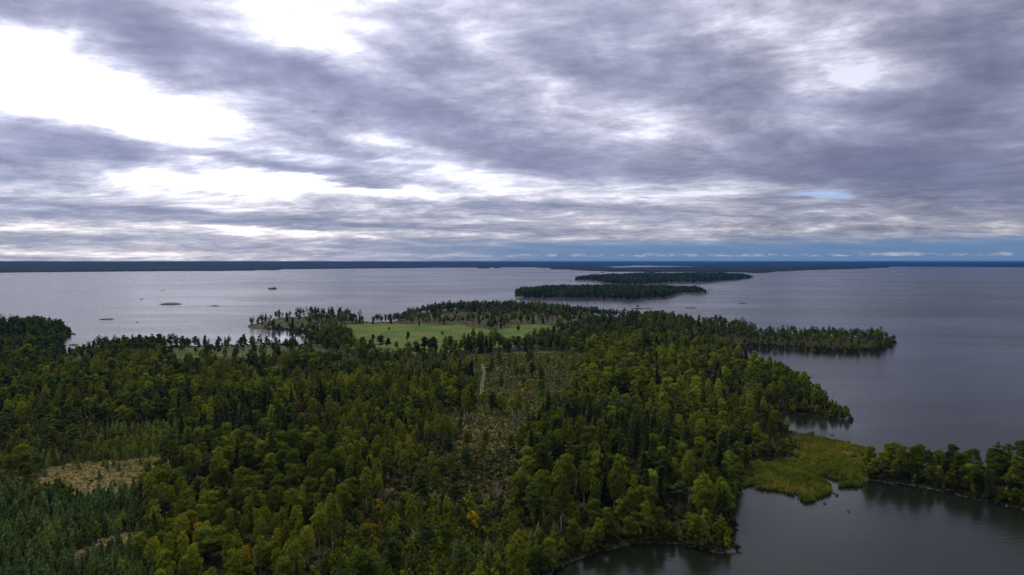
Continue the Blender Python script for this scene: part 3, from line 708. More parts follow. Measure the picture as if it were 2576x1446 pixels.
# ------------------------------------------------------------------ scatter
trees = []   # arrays per spacing class
def grid_pts(sp, x0, x1, y0, y1, rng, jit=.42):
    nx = int((x1 - x0) / sp); ny = int((y1 - y0) / sp)
    gx, gy = np.meshgrid(np.arange(nx), np.arange(ny)); gx = gx + .5 * (gy % 2)
    x = x0 + (gx + rng.uniform(-jit, jit, gx.shape)) * sp; y = y0 + (gy + rng.uniform(-jit, jit, gx.shape)) * sp
    return x.ravel(), y.ravel()
ALL = []
CLEAR = []    # circles kept free: (x, y, r)
def keep_clear(px, py, r): CLEAR.append((*G(px, py), r))
for a, b, r_ in [(965,880,12),(912,878,8),(1768,868,24),(1815,872,22),(530,1432,7),(930,1382,5),(1343,1353,5),(1037,1385,4),(975,1232,6),(1018,1232,4),(1224,1391,4),(1715,1298,6),(1095,1268,4),(907,1315,3.5),(803,1416,4),(1251,1334,4)]: keep_clear(a, b, r_)
TRACK = [(1203,905),(1207,918),(1214,932),(1219,946),(1217,960),(1213,975),(1212,990),(1212,1003)]
TRACKW = W(TRACK)
ROAD = W([(400,918),(440,911),(520,906),(600,902),(680,899),(740,896),(800,896),(880,900)])
def dline(x, y, ln):
    dm = np.full(x.shape, 1e9)
    for (x1, y1), (x2, y2) in zip(ln[:-1], ln[1:]):
        vx, vy = x2 - x1, y2 - y1; t_ = np.clip(((x - x1) * vx + (y - y1) * vy) / (vx * vx + vy * vy), 0, 1)
        dm = np.minimum(dm, np.hypot(x - x1 - t_ * vx, y - y1 - t_ * vy))
    return dm
for spc in sorted(set(z[1] for z in ZONES)):
    x, y = grid_pts(spc, -1000, 1000, 150, 1330, RS)
    m_ = (np.abs(x) < y * .86 + 12); x, y = x[m_], y[m_]
    zz = zone_of(x, y); zsp = np.array([z[1] for z in ZONES])[zz]; m_ = zsp == spc; x, y, zz = x[m_], y[m_], zz[m_]
    s = coast(x, y); m_ = s > 1.0; x, y, zz, s = x[m_], y[m_], zz[m_], s[m_]
    gap = fbm(x / 22, y / 22, 91, 3)
    m_ = (gap > .34) | (RS.rand(len(x)) < .35) | (spc < 3); 
    for cx_, cy_, cr_ in CLEAR: m_ &= np.hypot(x - cx_, y - cy_) > cr_
    m_ &= dline(x, y, TRACKW) > 3.2; m_ &= dline(x, y, ROAD) > 4
    x, y, zz, s = x[m_], y[m_], zz[m_], s[m_]
    ALL.append(np.stack([x, y, zz, s], 1))
ALL = np.concatenate(ALL); x, y, zz, s = ALL[:, 0], ALL[:, 1], ALL[:, 2].astype(int), ALL[:, 3]
N = len(x); z = height(x, y)
# kinds: patchy stands, not salt and pepper
fr = np.array([zn[2] for zn in ZONES], float)[zz]; fr /= fr.sum(1, keepdims=True)
stand = np.stack([fbm(x / 28, y / 28, 200 + 13 * k, 3) for k in range(7)], 1)
wgt = fr * np.exp((stand - .5) * 9); wgt /= wgt.sum(1, keepdims=True)
kid = (wgt.cumsum(1) < RS.rand(N, 1)).sum(1).clip(0, 6)
# shore fringe is broadleaf and bush
fringe = (s < 7) & (RS.rand(N) < .6) & (kid < 4); kid[fringe] = 2
tm = np.array([zn[3] for zn in ZONES])[zz]
tint = np.clip(tm[:, 0] + tm[:, 1] * RS.normal(size=N) * .7 + (fbm(x / 40, y / 40, 55, 3) - .5) * .7, 0, 1)
scl = np.array([zn[4] for zn in ZONES])[zz] * RS.uniform(.70, 1.25, N) * (.82 + .42 * fbm(x / 35, y / 35, 66, 2))
scl = np.where((s < 6) & (kid < 4), scl * .78, scl)
tint = np.where((tint > .84) & (RS.rand(N) > .12), RS.uniform(.5, .8, N), tint)
rot = RS.uniform(0, 6.28, N); var = RS.randint(0, 6, N)
dist = np.hypot(x, y); lod = np.where(dist < 360, 0, np.where(dist < 760, 1, 2))
print('trees', N, np.bincount(kid, minlength=7))

# who shows most: front-to-back fill of a small picture
HK = np.array([14.7, 15, 13, 14.5, 4.1, 4.5, 2.0])[kid] * scl; RK = np.array([2.1, 2.2, 3.7, 2.8, 1.0, 1.1, 1.2])[kid] * scl
pxt, pyt = proj(x, y, z + HK); pxb, pyb = proj(x, y, z)
S_ = 2576 / 1024
SIGHT = [(974,1233,16),(1018,1233,9),(907,1318,12),(931,1326,8),(1037,1386,11),(1190,1350,9),(1224,1393,14),(1343,1355,18),(1092,1270,12),(803,1418,16),(530,1434,32),(920,1384,18),(944,1386,18),(1712,1300,28),(1251,1336,14),(1786,950,10),(65,1084,12),(1592,1160,8),(816,1045,6),(757,1045,6)]
ok_ = np.ones(N, bool); rr_ = RK / np.maximum(y, 1) * F
for a_, b_, w_ in SIGHT:
    ys = G(a_, b_)[1]
    ok_ &= ~((np.abs(pxb - a_) < rr_ * .8 + w_ * .8) & (y < ys) & (y > ys * .74) & (pyt < b_ - 8) & (kid < 4))
x, y, z, zz, s, kid, tint, scl, rot, var, dist, lod, HK, RK, pxt, pyt, pxb, pyb = [q_[ok_] for q_ in (x, y, z, zz, s, kid, tint, scl, rot, var, dist, lod, HK, RK, pxt, pyt, pxb, pyb)]
N = len(x)
buf = np.zeros((575, 1024), bool); vis = np.zeros(N)
rpx = RK / np.maximum(y, 1) * F
xa = np.clip(((pxb - rpx * .8) / S_).astype(int), 0, 1024); xb = np.clip(((pxb + rpx * .8) / S_).astype(int) + 1, 0, 1024)
ya = np.clip((pyt / S_).astype(int), 0, 575); yb = np.clip(((pyb - (pyb - pyt) * .15) / S_).astype(int) + 1, 0, 575)
for i in np.argsort(y):
    if xb[i] <= xa[i] or yb[i] <= ya[i]: continue
    b = buf[ya[i]:yb[i], xa[i]:xb[i]]; vis[i] = b.size - b.sum(); b[:] = True

# ------------------------------------------------------------------ stuff by geometry nodes
def points_stuff(name, label, kindq, px_, py_, pz_, rot_, scl_, tint_, idx_, group=None):
    """one object: prototypes (list of joined meshes) on points"""
    coll = bpy.data.collections.new('source_' + name)
    for i, mj in enumerate(kindq):
        po = bpy.data.objects.new('%s_source_%03d' % (name, i), mj); coll.objects.link(po)
    me = bpy.data.meshes.new(name); n = len(px_); me.vertices.add(n)
    me.vertices.foreach_set('co', np.stack([px_, py_, pz_], 1).astype(np.float32).ravel())
    for an, arr in (('rot', rot_), ('scl', scl_), ('tint', tint_)):
        a = me.attributes.new(an, 'FLOAT', 'POINT'); a.data.foreach_set('value', np.asarray(arr, np.float32))
    a = me.attributes.new('pidx', 'INT', 'POINT'); a.data.foreach_set('value', np.asarray(idx_, np.int32))
    o_ = ob(name, me, kind='stuff', label=label)
    ng = bpy.data.node_groups.new(name, 'GeometryNodeTree')
    ng.interface.new_socket('Geometry', in_out='INPUT', socket_type='NodeSocketGeometry'); ng.interface.new_socket('Geometry', in_out='OUTPUT', socket_type='NodeSocketGeometry')
    nn_ = ng.nodes; gi = nn_.new('NodeGroupInput'); go = nn_.new('NodeGroupOutput'); ip = nn_.new('GeometryNodeInstanceOnPoints'); ci = nn_.new('GeometryNodeCollectionInfo')
    ci.inputs[0].default_value = coll; ci.inputs['Separate Children'].default_value = True; ci.inputs['Reset Children'].default_value = True
    def na(nm, ty):
        k = nn_.new('GeometryNodeInputNamedAttribute'); k.data_type = ty; k.inputs[0].default_value = nm; return k.outputs[0]
    cb = nn_.new('ShaderNodeCombineXYZ'); er = nn_.new('FunctionNodeEulerToRotation'); cs = nn_.new('ShaderNodeCombineXYZ')
    L = ng.links
    L.new(na('rot', 'FLOAT'), cb.inputs[2]); L.new(cb.outputs[0], er.inputs[0]); L.new(er.outputs[0], ip.inputs['Rotation'])
    sa = na('scl', 'FLOAT')
    for k in range(3): L.new(sa, cs.inputs[k])
    L.new(cs.outputs[0], ip.inputs['Scale']); L.new(na('pidx', 'INT'), ip.inputs['Instance Index']); ip.inputs['Pick Instance'].default_value = True
    L.new(gi.outputs[0], ip.inputs['Points']); L.new(ci.outputs[0], ip.inputs['Instance']); L.new(ip.outputs[0], go.inputs[0])
    md = o_.modifiers.new('scatter', 'NODES'); md.node_group = ng
    return o_

NAME = {'birch': 'birch_tree', 'spruce': 'spruce_tree', 'broadleaf': 'broadleaf_tree', 'pine': 'pine_tree', 'young_pine': 'young_pine', 'young_birch': 'young_birch', 'bush': 'bush'}
NOUN = {'birch': ('birch', 'birches'), 'spruce': ('spruce', 'spruces'), 'broadleaf': ('broadleaf tree', 'broadleaf trees'), 'pine': ('pine', 'pines'), 'young_pine': ('young pine', 'young pines'), 'young_birch': ('birch sapling', 'birch saplings'), 'bush': ('bush', 'bushes')}
WHERE = {'left_grove': 'the left-edge grove', 'back_young': 'the low mid growth', 'inlet_front': 'the inlet head', 'reed_point': 'the reed point', 'field': 'the green field', 'plant_gap': 'the track gap', 'straw_patch': 'the straw clearing', 'rock_gap': 'the rocky gap', 'small_gap': 'the small gap', 'left_meadow': 'the lakeside meadow',
 'point_hill': 'the brown point', 'coast_heath': 'the coastal heath', 'centre_clearing': 'the felled clearing', 'heath': 'the brown heath', 'upper_plantation': 'the upper plantation', 'lower_plantation': 'the front plantation',
 'young_wood': 'the sapling stand', 'cape_wood': 'the small cape', 'right_slope': 'the dark right slope', 'bright_grove': 'the bright grove', 'east_wood': 'the right-hand wood', 'dark_wood': 'the middle wood',
 'left_wood': 'the left wood', 'shore_belt': 'the lakeside belt', 'pond_belt': 'the inlet bank', 'headland': 'the left headland', 'far_wood': 'the far wood', 'spit': 'the wooded spit', 'birch_slope': 'the birch slope',
 'front_left': 'the front birchwood', 'front_right': 'the bay wood', 'rest': 'the wood edge'}
ORD = ['leftmost', 'second from left', 'third from left', 'fourth from left', 'fifth from left', 'sixth from left', 'seventh from left', 'eighth from left', 'ninth from left', 'tenth from left', 'eleventh from left', 'twelfth from left', 'thirteenth from left', 'fourteenth from left', 'fifteenth from left', 'sixteenth from left', 'seventeenth from left', 'eighteenth from left', 'nineteenth from left', 'twentieth from left']
rpen = sdist(x, y, RPEN) > 0
indiv = []
LIMIT = {'birch': 285, 'spruce': 285, 'broadleaf': 285, 'pine': 270, 'young_pine': 290, 'young_birch': 290, 'bush': 220}
chosen = np.zeros(N, bool)
for k, kn in enumerate(KN):
    c = np.where((kid == k) & (vis > 3) & (pxb > 5) & (pxb < 2570) & (pyt > 640) & (pyt < 1440))[0]
    c = c[np.argsort(-vis[c])][:LIMIT[kn]]
    chosen[c] = True
    # label classes
    cls = {}
    for i in c:
        zn = ZONES[zz[i]][0]; wh = 'the reed point' if rpen[i] else WHERE[zn]
        zc = np.where(kid[c] >= 0)[0]
        hcls = 'short' if HK[i] < np.median(HK[c]) * .88 else ('tall' if HK[i] > np.median(HK[c]) * 1.12 else 'medium')
        tcls = 'dark green' if tint[i] < .25 else ('olive green' if tint[i] < .5 else ('yellow-green' if tint[i] < .78 else 'yellowing'))
        zi_all = np.where(zz == zz[i])[0]
        dq = 'far back' if y[i] > np.percentile(y[zi_all], 66) else ('near front' if y[i] < np.percentile(y[zi_all], 33) else 'midway')
        cls.setdefault((hcls, tcls, dq, wh), []).append(i)
    for (hc, tcn, dq, wh), mem in cls.items():
        mem.sort(key=lambda i: pxt[i])
        for j, i in enumerate(mem):
            if len(mem) == 1: lb = 'only %s %s %s, %s in %s' % (hc, tcn, NOUN[kn][0], dq, wh)
            else:
                n1 = j + 1; od = 'leftmost' if j == 0 else '%d%s from left' % (n1, 'th' if 10 < n1 % 100 < 14 else {1: 'st', 2: 'nd', 3: 'rd'}.get(n1 % 10, 'th'))
                lb = '%s of %s %s %s, %s in %s' % (od, hc, tcn, NOUN[kn][1], dq, wh)
            indiv.append((i, kn, lb, '%s in %s' % (NOUN[kn][1], wh)))
print('individuals', len(indiv))
for i, kn, lb, grp in indiv:
    q = int(lod[i]); h_, mc, mt, mj = proto(kn, q, int(var[i]))
    loc = (float(x[i]), float(y[i]), float(z[i]))
    big = (pyb[i] - pyt[i]) > 26 and kn in ('birch', 'spruce', 'broadleaf', 'pine')
    r = bpy.data.objects.new(NAME[kn], None if big else mj); COL.objects.link(r)
    r.location = loc; r.rotation_euler = (0, 0, float(rot[i])); r.scale = (float(scl[i]),) * 3
    r['label'] = lb; r['category'] = 'bush' if kn == 'bush' else 'tree'; r['group'] = grp
    if big:
        c_ = bpy.data.objects.new('crown', mc); c_.parent = r; c_['own_tint'] = float(tint[i]); COL.objects.link(c_)
        k_ = bpy.data.objects.new('trunk', mt); k_.parent = r; COL.objects.link(k_)
    else: r['own_tint'] = float(tint[i])
REST = {'birch': ('birch_woods', 'dense mass of birches filling the woods behind the nearest trees'), 'spruce': ('spruce_woods', 'dense mass of dark spruces filling the woods'), 'broadleaf': ('broadleaf_woods', 'dense mass of broadleaf trees covering the mainland'),
        'pine': ('pine_woods', 'scattered mass of pines among the woods'), 'young_pine': ('young_pine_undergrowth', 'closely planted young pines in the plantations'), 'young_birch': ('sapling_undergrowth', 'dense birch saplings among the clearings'), 'bush': ('bush_undergrowth', 'low bushes scattered over heath and clearings')}
for k, kn in enumerate(KN):
    c = np.where((kid == k) & ~chosen)[0]
    protos = [proto(kn, q, v)[3] for q in range(3) for v in range(6)]
    points_stuff(*REST[kn], protos, x[c], y[c], z[c], rot[c], scl[c], tint[c], lod[c] * 6 + var[c])

# low undergrowth on the forest floor and dry tufts on the open ground
def cover(name, label, kind, spc, zones, smin, prob, tmean, sc, rng, ymax=700):
    x, y = grid_pts(spc, -620, 620, 150, ymax, rng, .5); m_ = (np.abs(x) < y * .84 + 8); x, y = x[m_], y[m_]
    zz = zone_of(x, y); m_ = np.isin(zz, [zi[q_] for q_ in zones]) & (rng.rand(len(x)) < prob); x, y = x[m_], y[m_]
    s = coast(x, y); m_ = (s > smin) & (dline(x, y, TRACKW) > 1.5) & (dline(x, y, ROAD) > 3); x, y = x[m_], y[m_]
    n = len(x); print(name, n)
    points_stuff(name, label, [proto(kind, 1 if kind == 'bush' else 0, v)[3] for v in range(3)], x, y, height(x, y), rng.uniform(0, 6.28, n), sc * rng.uniform(.6, 1.4, n), np.clip(tmean + .25 * rng.normal(size=n), 0, 1), rng.randint(0, 3, n))
allz = [z_[0] for z_ in ZONES]
cover('dry_grass', 'pale dry grass tufts on the clearings', 'tuft', 1.0, ['straw_patch', 'plant_gap', 'small_gap'], 1, .8, .6, 1.5, RS, 480)
cover('rough_grass', 'rough olive grass on the heath and felled clearing', 'tuft', 1.25, ['heath', 'centre_clearing', 'upper_plantation', 'rock_gap', 'left_grove'], 1, .9, .08, 1.4, RS, 640)
cover('forest_undergrowth', 'brown-green undergrowth between the trees', 'bush', 2.3, ['birch_slope', 'front_left', 'right_slope', 'front_right', 'heath', 'dark_wood', 'rest', 'cape_wood', 'left_wood', 'east_wood', 'bright_grove', 'young_wood'], .8, .62, .42, .8, RS, 520)

xf, yf = grid_pts(1.9, -620, 620, 190, 900, RS, .5); m_ = (np.abs(xf) < yf * .84); xf, yf = xf[m_], yf[m_]; sf = coast(xf, yf); m_ = (sf > .15) & (sf < 6.5) & (RS.rand(len(xf)) < .72); xf, yf = xf[m_], yf[m_]; n = len(xf); print('fringe', n)
points_stuff('shore_thicket', 'bushy thicket hanging over the water along the shores', [proto(kk_, 1, v)[3] for kk_ in ('bush', 'young_birch') for v in range(3)], xf, yf, height(xf, yf), RS.uniform(0, 6.28, n), RS.uniform(.7, 1.7, n), np.clip(.3 + .2 * RS.normal(size=n), 0, 1), RS.choice(6, n, p=[.25, .25, .2, .1, .1, .1]))
# reeds
xr, yr_ = grid_pts(1.05, 60, 190, 230, 370, RS, .5)
sr = sdist(xr, yr_, REED) + (fbm(xr / 4.5, yr_ / 4.5, 3, 3) - .5) * 6; m_ = (sr > 0) & (coast(xr, yr_) < 1.2)
chan = dline(xr, yr_, W([(1960,1158),(1995,1152),(2050,1176),(2100,1198),(2140,1212),(2175,1216)])); m_ &= chan > 1.3
thin_ = fbm(xr / 5, yr_ / 5, 44, 3); m_ &= (thin_ > np.where(sr < 5, .42, .25))
xr, yr_, sr = xr[m_], yr_[m_], sr[m_]; n = len(xr); print('reeds', n)
points_stuff('reeds', 'yellow-green reed bed between the wood and the point', [proto('reed', 0, v)[3] for v in range(4)], xr, yr_, np.zeros(n) - .1, RS.uniform(0, 6.28, n), RS.uniform(.75, 1.15, n) * (.75 + .5 * fbm(xr / 9, yr_ / 9, 14, 3)),
             np.clip(.1 + 1.9 * (fbm(xr / 12, yr_ / 12, 12, 3) - .3) + .1 * RS.normal(size=n), 0, 1), RS.randint(0, 4, n))

for j, (px, py, w_, lb) in enumerate([(2062,1172,1.5,'dark shrub standing alone in the middle of the reeds'),(2095,1190,1.0,'low dark shrub beside the reed channel, left one'),(2125,1200,.9,'low dark shrub beside the reed channel, right one'),(1993,1098,1.3,'yellow-green shrub at the upper left corner of the reeds'),(2060,1106,.9,'dark bush along the outer edge of the reeds')]):
    gx, gy = G(px, py); o_ = ob('shrub', proto('bush', 0, j)[3], loc=(gx, gy, -.1)); o_.scale = (w_,) * 3; o_['own_tint'] = .7 if 'yellow' in lb else .05
    o_['label'] = lb; o_['category'] = 'shrub'; o_['group'] = 'shrubs in the reed bed'

# ------------------------------------------------------------------ wooded islands
def rocky_base(name, poly, label, top=2.0, step=8, noise=14, mat=None):
    P_ = np.array(poly); x0, y0 = P_.min(0) - 20; x1, y1 = P_.max(0) + 20
    gx, gy = np.meshgrid(np.arange(x0, x1, step), np.arange(y0, y1, step * 1.5))
    s = sdist(gx, gy, poly) + (fbm(gx / 25, gy / 40, 7, 4) - .5) * noise
    zz_ = np.where(s > 0, .6 + top * sstep(0, 12, s) + 3 * sstep(10, 120, s), -1.5)
    idx = np.arange(gx.size).reshape(gx.shape); q_ = np.stack([idx[:-1, :-1], idx[:-1, 1:], idx[1:, 1:], idx[1:, :-1]], -1).reshape(-1, 4)
    q_ = q_[s.ravel()[q_].max(1) > 0]; u_ = np.unique(q_); rm = np.full(gx.size, -1); rm[u_] = np.arange(len(u_))
    ob(name, mesh_np(name, np.stack([gx.ravel(), gy.ravel(), zz_.ravel()], 1)[u_], rm[q_], [mat or M_ROCK], smooth=True), kind='structure', label=label)
def island_wood(name, label, poly, spc, sc, seed, hill=0, noise=14, bare=.5):
    rng = np.random.RandomState(seed); P_ = np.array(poly); x0, y0 = P_.min(0); x1, y1 = P_.max(0)
    x, y = grid_pts(spc, x0, x1, y0, y1, rng); s = sdist(x, y, poly) + (fbm(x / 25, y / 40, 7, 4) - .5) * noise; m_ = s > bare; x, y, s = x[m_], y[m_], s[m_]
    n = len(x); print(name, n)
    k = rng.choice(4, n, p=[.08, .12, .52, .28]); kk = np.array([KN.index(q_) for q_ in KN[:4]])[k]
    z = .6 + 2 * sstep(0, 12, s) + 3 * sstep(10, 120, s)
    protos = [proto(kn_, 2, v)[3] for kn_ in KN[:4] for v in range(3)]
    points_stuff(name, label, protos, x, y, z, rng.uniform(0, 6.28, n), sc * rng.uniform(.75, 1.2, n) * np.where(s < 12, .72, 1.0) * (.6 + .8 * fbm(x / 70, y / 90, seed, 3)), np.clip(.12 + .15 * rng.normal(size=n), 0, 1), kk * 3 + rng.randint(0, 3, n))
rocky_base('near_island', ISL1, 'rocky ground of the nearer wooded island', step=7, top=1.0, mat=M_DARKROCK)
island_wood('near_island_forest', 'dark mixed forest covering the nearer island', ISL1, 6.4, .98, 31)
rocky_base('far_island', ISL2, 'rocky ground of the farther wooded island', top=1.0, mat=M_DARKROCK, step=14, noise=40)
island_wood('far_island_forest', 'dark mixed forest covering the farther island', ISL2, 9.5, 1.2, 32, noise=40, bare=1)

# ------------------------------------------------------------------ rocks
def rock_mesh(name, rx, ry, rz, seed, mat, sub=3, rough=.35):
    import bmesh
    bm = bmesh.new(); bmesh.ops.create_icosphere(bm, subdivisions=sub, radius=1)
    P_ = np.array([v.co[:] for v in bm.verts]); T = np.array([[v.index for v in f.verts] for f in bm.faces]); bm.free()
    n_ = fbm(P_[:, 0] * 1.7 + seed * 7.1 + 20, P_[:, 1] * 1.7 + P_[:, 2] * 1.3 + 20, seed, 4) - .5
    P_ = P_ * (1 + n_[:, None] * rough * 2)
    P_[:, 2] *= 1 - .25 * (P_[:, 0] ** 2)
    return mesh_np(name, P_ * [rx, ry, rz], T, [mat], smooth=False)
def rock(px, py, wpx, hm_, label, group, seed, mat=M_ROCK, cat='rock', name='rock', depth=.6, sink=.25):
    gx, gy = G(px, py); rx = wpx / 2 / F * gy
    o_ = ob(name, rock_mesh(name, rx, rx * depth, hm_ / (1 - sink) * 1.2, seed, mat), loc=(gx, gy, -hm_ * sink))
    o_['label'] = label; o_['category'] = cat
    if group: o_['group'] = group
    return o_
gsk = 'bare skerries in the open lake'
rock(432,765.5,50,3.0,'largest pale flat skerry in the open lake on the left',gsk,3,name='skerry',cat='skerry')
rock(542,770,22,1.6,'small pale skerry right of the largest flat one',gsk,4,name='skerry',cat='skerry')
rock(527,770.5,14,.7,'tiny low skerry between the two pale ones',gsk,5,M_DARKROCK,name='skerry',cat='skerry')
rock(270,803.5,38,1.6,'long dark flat skerry nearest the left headland',gsk,6,name='skerry',cat='skerry')
rock(345,811,6,.8,'single tiny dark rock offshore of the tree belt',gsk,7,M_DARKROCK,name='skerry',cat='skerry')
rock(356,752.5,9,1.5,'small dark rock beyond the largest flat skerry',gsk,8,M_DARKROCK,name='skerry',cat='skerry')
rock(410,730.5,20,1.0,'farthest low dark skerry on the left lake',gsk,9,M_DARKROCK,name='skerry',cat='skerry')
rock(187,841.5,7,.9,'small dark rock off the headland tip',gsk,10,M_DARKROCK,name='skerry',cat='skerry')
rock(177,840,28,2.0,'low dark rock shelf running out from the headland tip',gsk,11,M_DARKROCK,name='skerry',cat='skerry')
rock(187,868,26,1.2,'pale rock ledge at the waterline inside the left inlet',gsk,12,name='skerry',cat='skerry')
rock(1737,774.5,32,1.2,'long low skerry right of the islet with one tree',gsk,13,name='skerry',cat='skerry')
rock(1867,763,20,1.2,'low dark skerry alone in the right-hand lake',gsk,14,M_DARKROCK,name='skerry',cat='skerry')
rock(1433,708,20,1.5,'low skerry left of the farther wooded island',gsk,15,M_DARKROCK,name='skerry',cat='skerry')
rock(1788,728.6,18,1.2,'faint low skerry beyond the nearer island tip',gsk,16,name='skerry',cat='skerry')
rock(1893,825,28,5,'reddish bare rock at the tip of the far wood',None,17,cat='rock')
rock(1515,686,11,5,'tiny dark wooded islet far out beyond the islands',None,18,M_DARKROCK,name='islet',cat='islet')
# dark humped islet
ox = rock(686,727,24,6,'dark humped bushy islet alone in the open lake',None,21,M_DARKROCK,name='islet',cat='islet',depth=.8)
# islet with one round tree
rock(1612,776,60,1.5,'low rocky islet carrying one round tree',None,19,M_ROCK,name='islet',cat='islet',depth=.35)
# near boulders
gb = 'boulders along the near shores'
for j, (px, py, w_, h_, lb) in enumerate([(2041,1090,20,1.3,'large dark boulder with a pale top above the reed bed'),(2093,1094,12,.6,'small flat rock right of the large reed-edge boulder'),(2068,1092,16,.3,'thin low rock between two boulders above the reeds'),
   (1966,1068,20,1.8,'dark boulders under the trees in the small bay'),(2105,1246,9,.6,'small dark rock off the reed tip'),(2075,1266,10,.5,'pale rock below the reed bed'),(2134,1286,9,.4,'pale flat rock out in the right bay'),(2098,1240,10,.4,'pale stone touching the reed edge'),
   (2136,1056,28,1.6,'dark rock at the tip of the small cape'),(2110,1054,24,1.2,'dark rock under the last tree of the small cape'),(1838,1388,30,.7,'broad pale rock at the tip of the bay shore'),(1812,1390,20,.9,'dark rock beside the broad tip rock'),(1790,1386,16,.7,'pale rock third from the bay tip'),
   (1765,1380,14,.6,'small pale rock along the bay shore'),(1735,1374,12,.5,'low grey rock left along the bay shore'),(1852,1372,18,1.0,'grey rock facing the open bay')]):
    rock(px, py, w_, h_, lb, gb, 40 + j, M_DARKROCK if 'dark' in lb else M_ROCK, name='boulder', cat='boulder', depth=.7)
# pale stone edge along the point
gx0 = W([(2230,1214),(2290,1220.5),(2370,1235.5),(2450,1253.5),(2576,1281.5),(2680,1304)])
ge = 'pale stones edging the wooded point'
nst = 46
for j in range(nst):
    k = j / nst * (len(gx0) - 1); a = int(k); fx = k - a
    sx = gx0[a][0] * (1 - fx) + gx0[a + 1][0] * fx + RS.uniform(-.8, .8); sy = gx0[a][1] * (1 - fx) + gx0[a + 1][1] * fx + RS.uniform(-.6, 1.2)
    r_ = RS.uniform(.3, .75)
    if j < 4: base_st = bpy.data.meshes
    me_ = rock_mesh('shore_stone', 1, .7, .55, 90 + j % 4, M_ROCK, 2) if j < 4 else stone_m[j % 4]
    if j == 0: stone_m = []
    if j < 4: stone_m.append(me_)
    o_ = ob('shore_stone', me_, loc=(sx, sy, 0)); o_.scale = (r_,) * 3; o_.rotation_euler = (0, 0, RS.uniform(0, 6))
    o_['label'] = 'pale low stone in the row edging the reed point'; o_['category'] = 'stone'; o_['group'] = ge
# bald rock hill above the inlet
rock(1772,871,66,9.5,'large bald rock outcrop among the trees above the inlet','bald rock outcrops above the inlet',23,M_ROCK,name='rock_outcrop',cat='rock outcrop',depth=.7,sink=.1)
rock(1815,874,52,7.5,'lower right shoulder of bald rock above the inlet','bald rock outcrops above the inlet',24,M_ROCK,name='rock_outcrop',cat='rock outcrop',depth=.7,sink=.1)
# pale stones in the felled clearing and boulders in the rocky gap
for j, (px, py, w_, lb) in enumerate([(1352,968,5,'white stone in the lower right of the felled clearing'),(1357,971,4,'white stone beside the brightest one in the clearing'),(1427,944,4,'pale stone by the right edge of the felled clearing'),(1366,1000,4,'pale pinkish stone among brown bushes'),
   (1233,926,3,'small pale stone near the track bend'),(1275,898,4,'pale stone at the top of the felled clearing'),(1167,1047,5,'pale rock at the left of the rocky gap'),(1266,1050,9,'grey boulder in the middle of the rocky gap'),(1274,1053,5,'small grey boulder beside the middle one'),(1290,1042,6,'grey boulder at the top of the rocky gap')]):
    gx, gy = G(px, py); rx = w_ / 2 / F * gy; zz_ = float(height(np.array([gx]), np.array([gy]))[0])
    o_ = ob('field_stone', rock_mesh('field_stone', rx, rx * .7, rx * .8, 120 + j, M_PALE if 'w' in lb[:2] or 'pale' in lb else M_ROCK, 2), loc=(gx, gy, zz_)); o_['label'] = lb; o_['category'] = 'stone'; o_['group'] = 'stones lying in the clearings'

# ------------------------------------------------------------------ tracks, road
M_DIRT = simple_mat('pale_dirt', (.15, .125, .07), (.26, .21, .125), .8, vec='Object')
def ribbon(name, line, wid, mat, label, off=0.0, lift=.12):
    L_ = []
    for (x1, y1), (x2, y2) in zip(line[:-1], line[1:]):
        n_ = max(2, int(math.hypot(x2 - x1, y2 - y1) / 2))
        for k in range(n_): L_.append((x1 + (x2 - x1) * k / n_, y1 + (y2 - y1) * k / n_))
    L_.append(line[-1]); P_ = np.array(L_)
    for _ in range(6): P_[1:-1] = (P_[:-2] + P_[2:] + 2 * P_[1:-1]) / 4
    tn = np.gradient(P_, axis=0); tn /= np.linalg.norm(tn, axis=1, keepdims=True); nr = np.stack([-tn[:, 1], tn[:, 0]], 1)
    V = []
    offs = np.linspace(-wid / 2, wid / 2, 3)
    for o_ in offs: 
        Q = P_ + nr * (o_ + off + (.25 * (fbm(P_[:, 0] / 3, P_[:, 1] / 3 + o_, 77, 2) - .5))[:, None]); V.append(np.column_stack([Q, height(Q[:, 0], Q[:, 1]) + lift]))
    V = np.concatenate(V); m_ = len(P_); F_ = []
    for j in range(2):
        a = np.arange(m_ - 1) + j * m_; F_.append(np.stack([a, a + m_, a + m_ + 1, a + 1], 1))
    ob(name, mesh_np(name, V, np.concatenate(F_), [mat], smooth=True), kind='structure', label=label)
ribbon('wheel_track', TRACKW, .42, M_DIRT, 'left pale wheel rut of the forest track', .8)
ribbon('wheel_track', TRACKW, .42, M_DIRT, 'right pale wheel rut of the forest track', -.8)
ribbon('gravel_road', ROAD, 2.6, M_DIRT, 'pale gravel road along the lakeside meadow')

# ------------------------------------------------------------------ trees that stand out
def special(kind, px, py, toppx, label, tint_=.4, wide=1.0, q=0, v=0, lean=0, mat=None, cat='tree', name=None, group=None, trunkw=1.0):
    gx, gy = G(px, py); zz_ = float(height(np.array([gx]), np.array([gy]))[0]); zz_ = max(zz_, .2)
    # solve the height from the tree's foot and top in the photograph
    hh = CAM_H - zz_ - (toppx - 657) * gy / F
    h_, mc, mt, mj = proto(kind, q, v, mat); s_ = hh / h_
    r = bpy.data.objects.new(name or NAME[kind], None); COL.objects.link(r); r.location = (gx, gy, zz_); r.rotation_euler = (0, R(lean), 0)
    r['label'] = label; r['category'] = cat
    if group: r['group'] = group
    c_ = bpy.data.objects.new('crown', mc); c_.parent = r; c_.scale = (s_ * wide, s_ * wide, s_); c_['own_tint'] = tint_; COL.objects.link(c_)
    k_ = bpy.data.objects.new('trunk', mt); k_.parent = r; k_.scale = (s_ * trunkw, s_ * trunkw, s_); COL.objects.link(k_)
    return r, s_
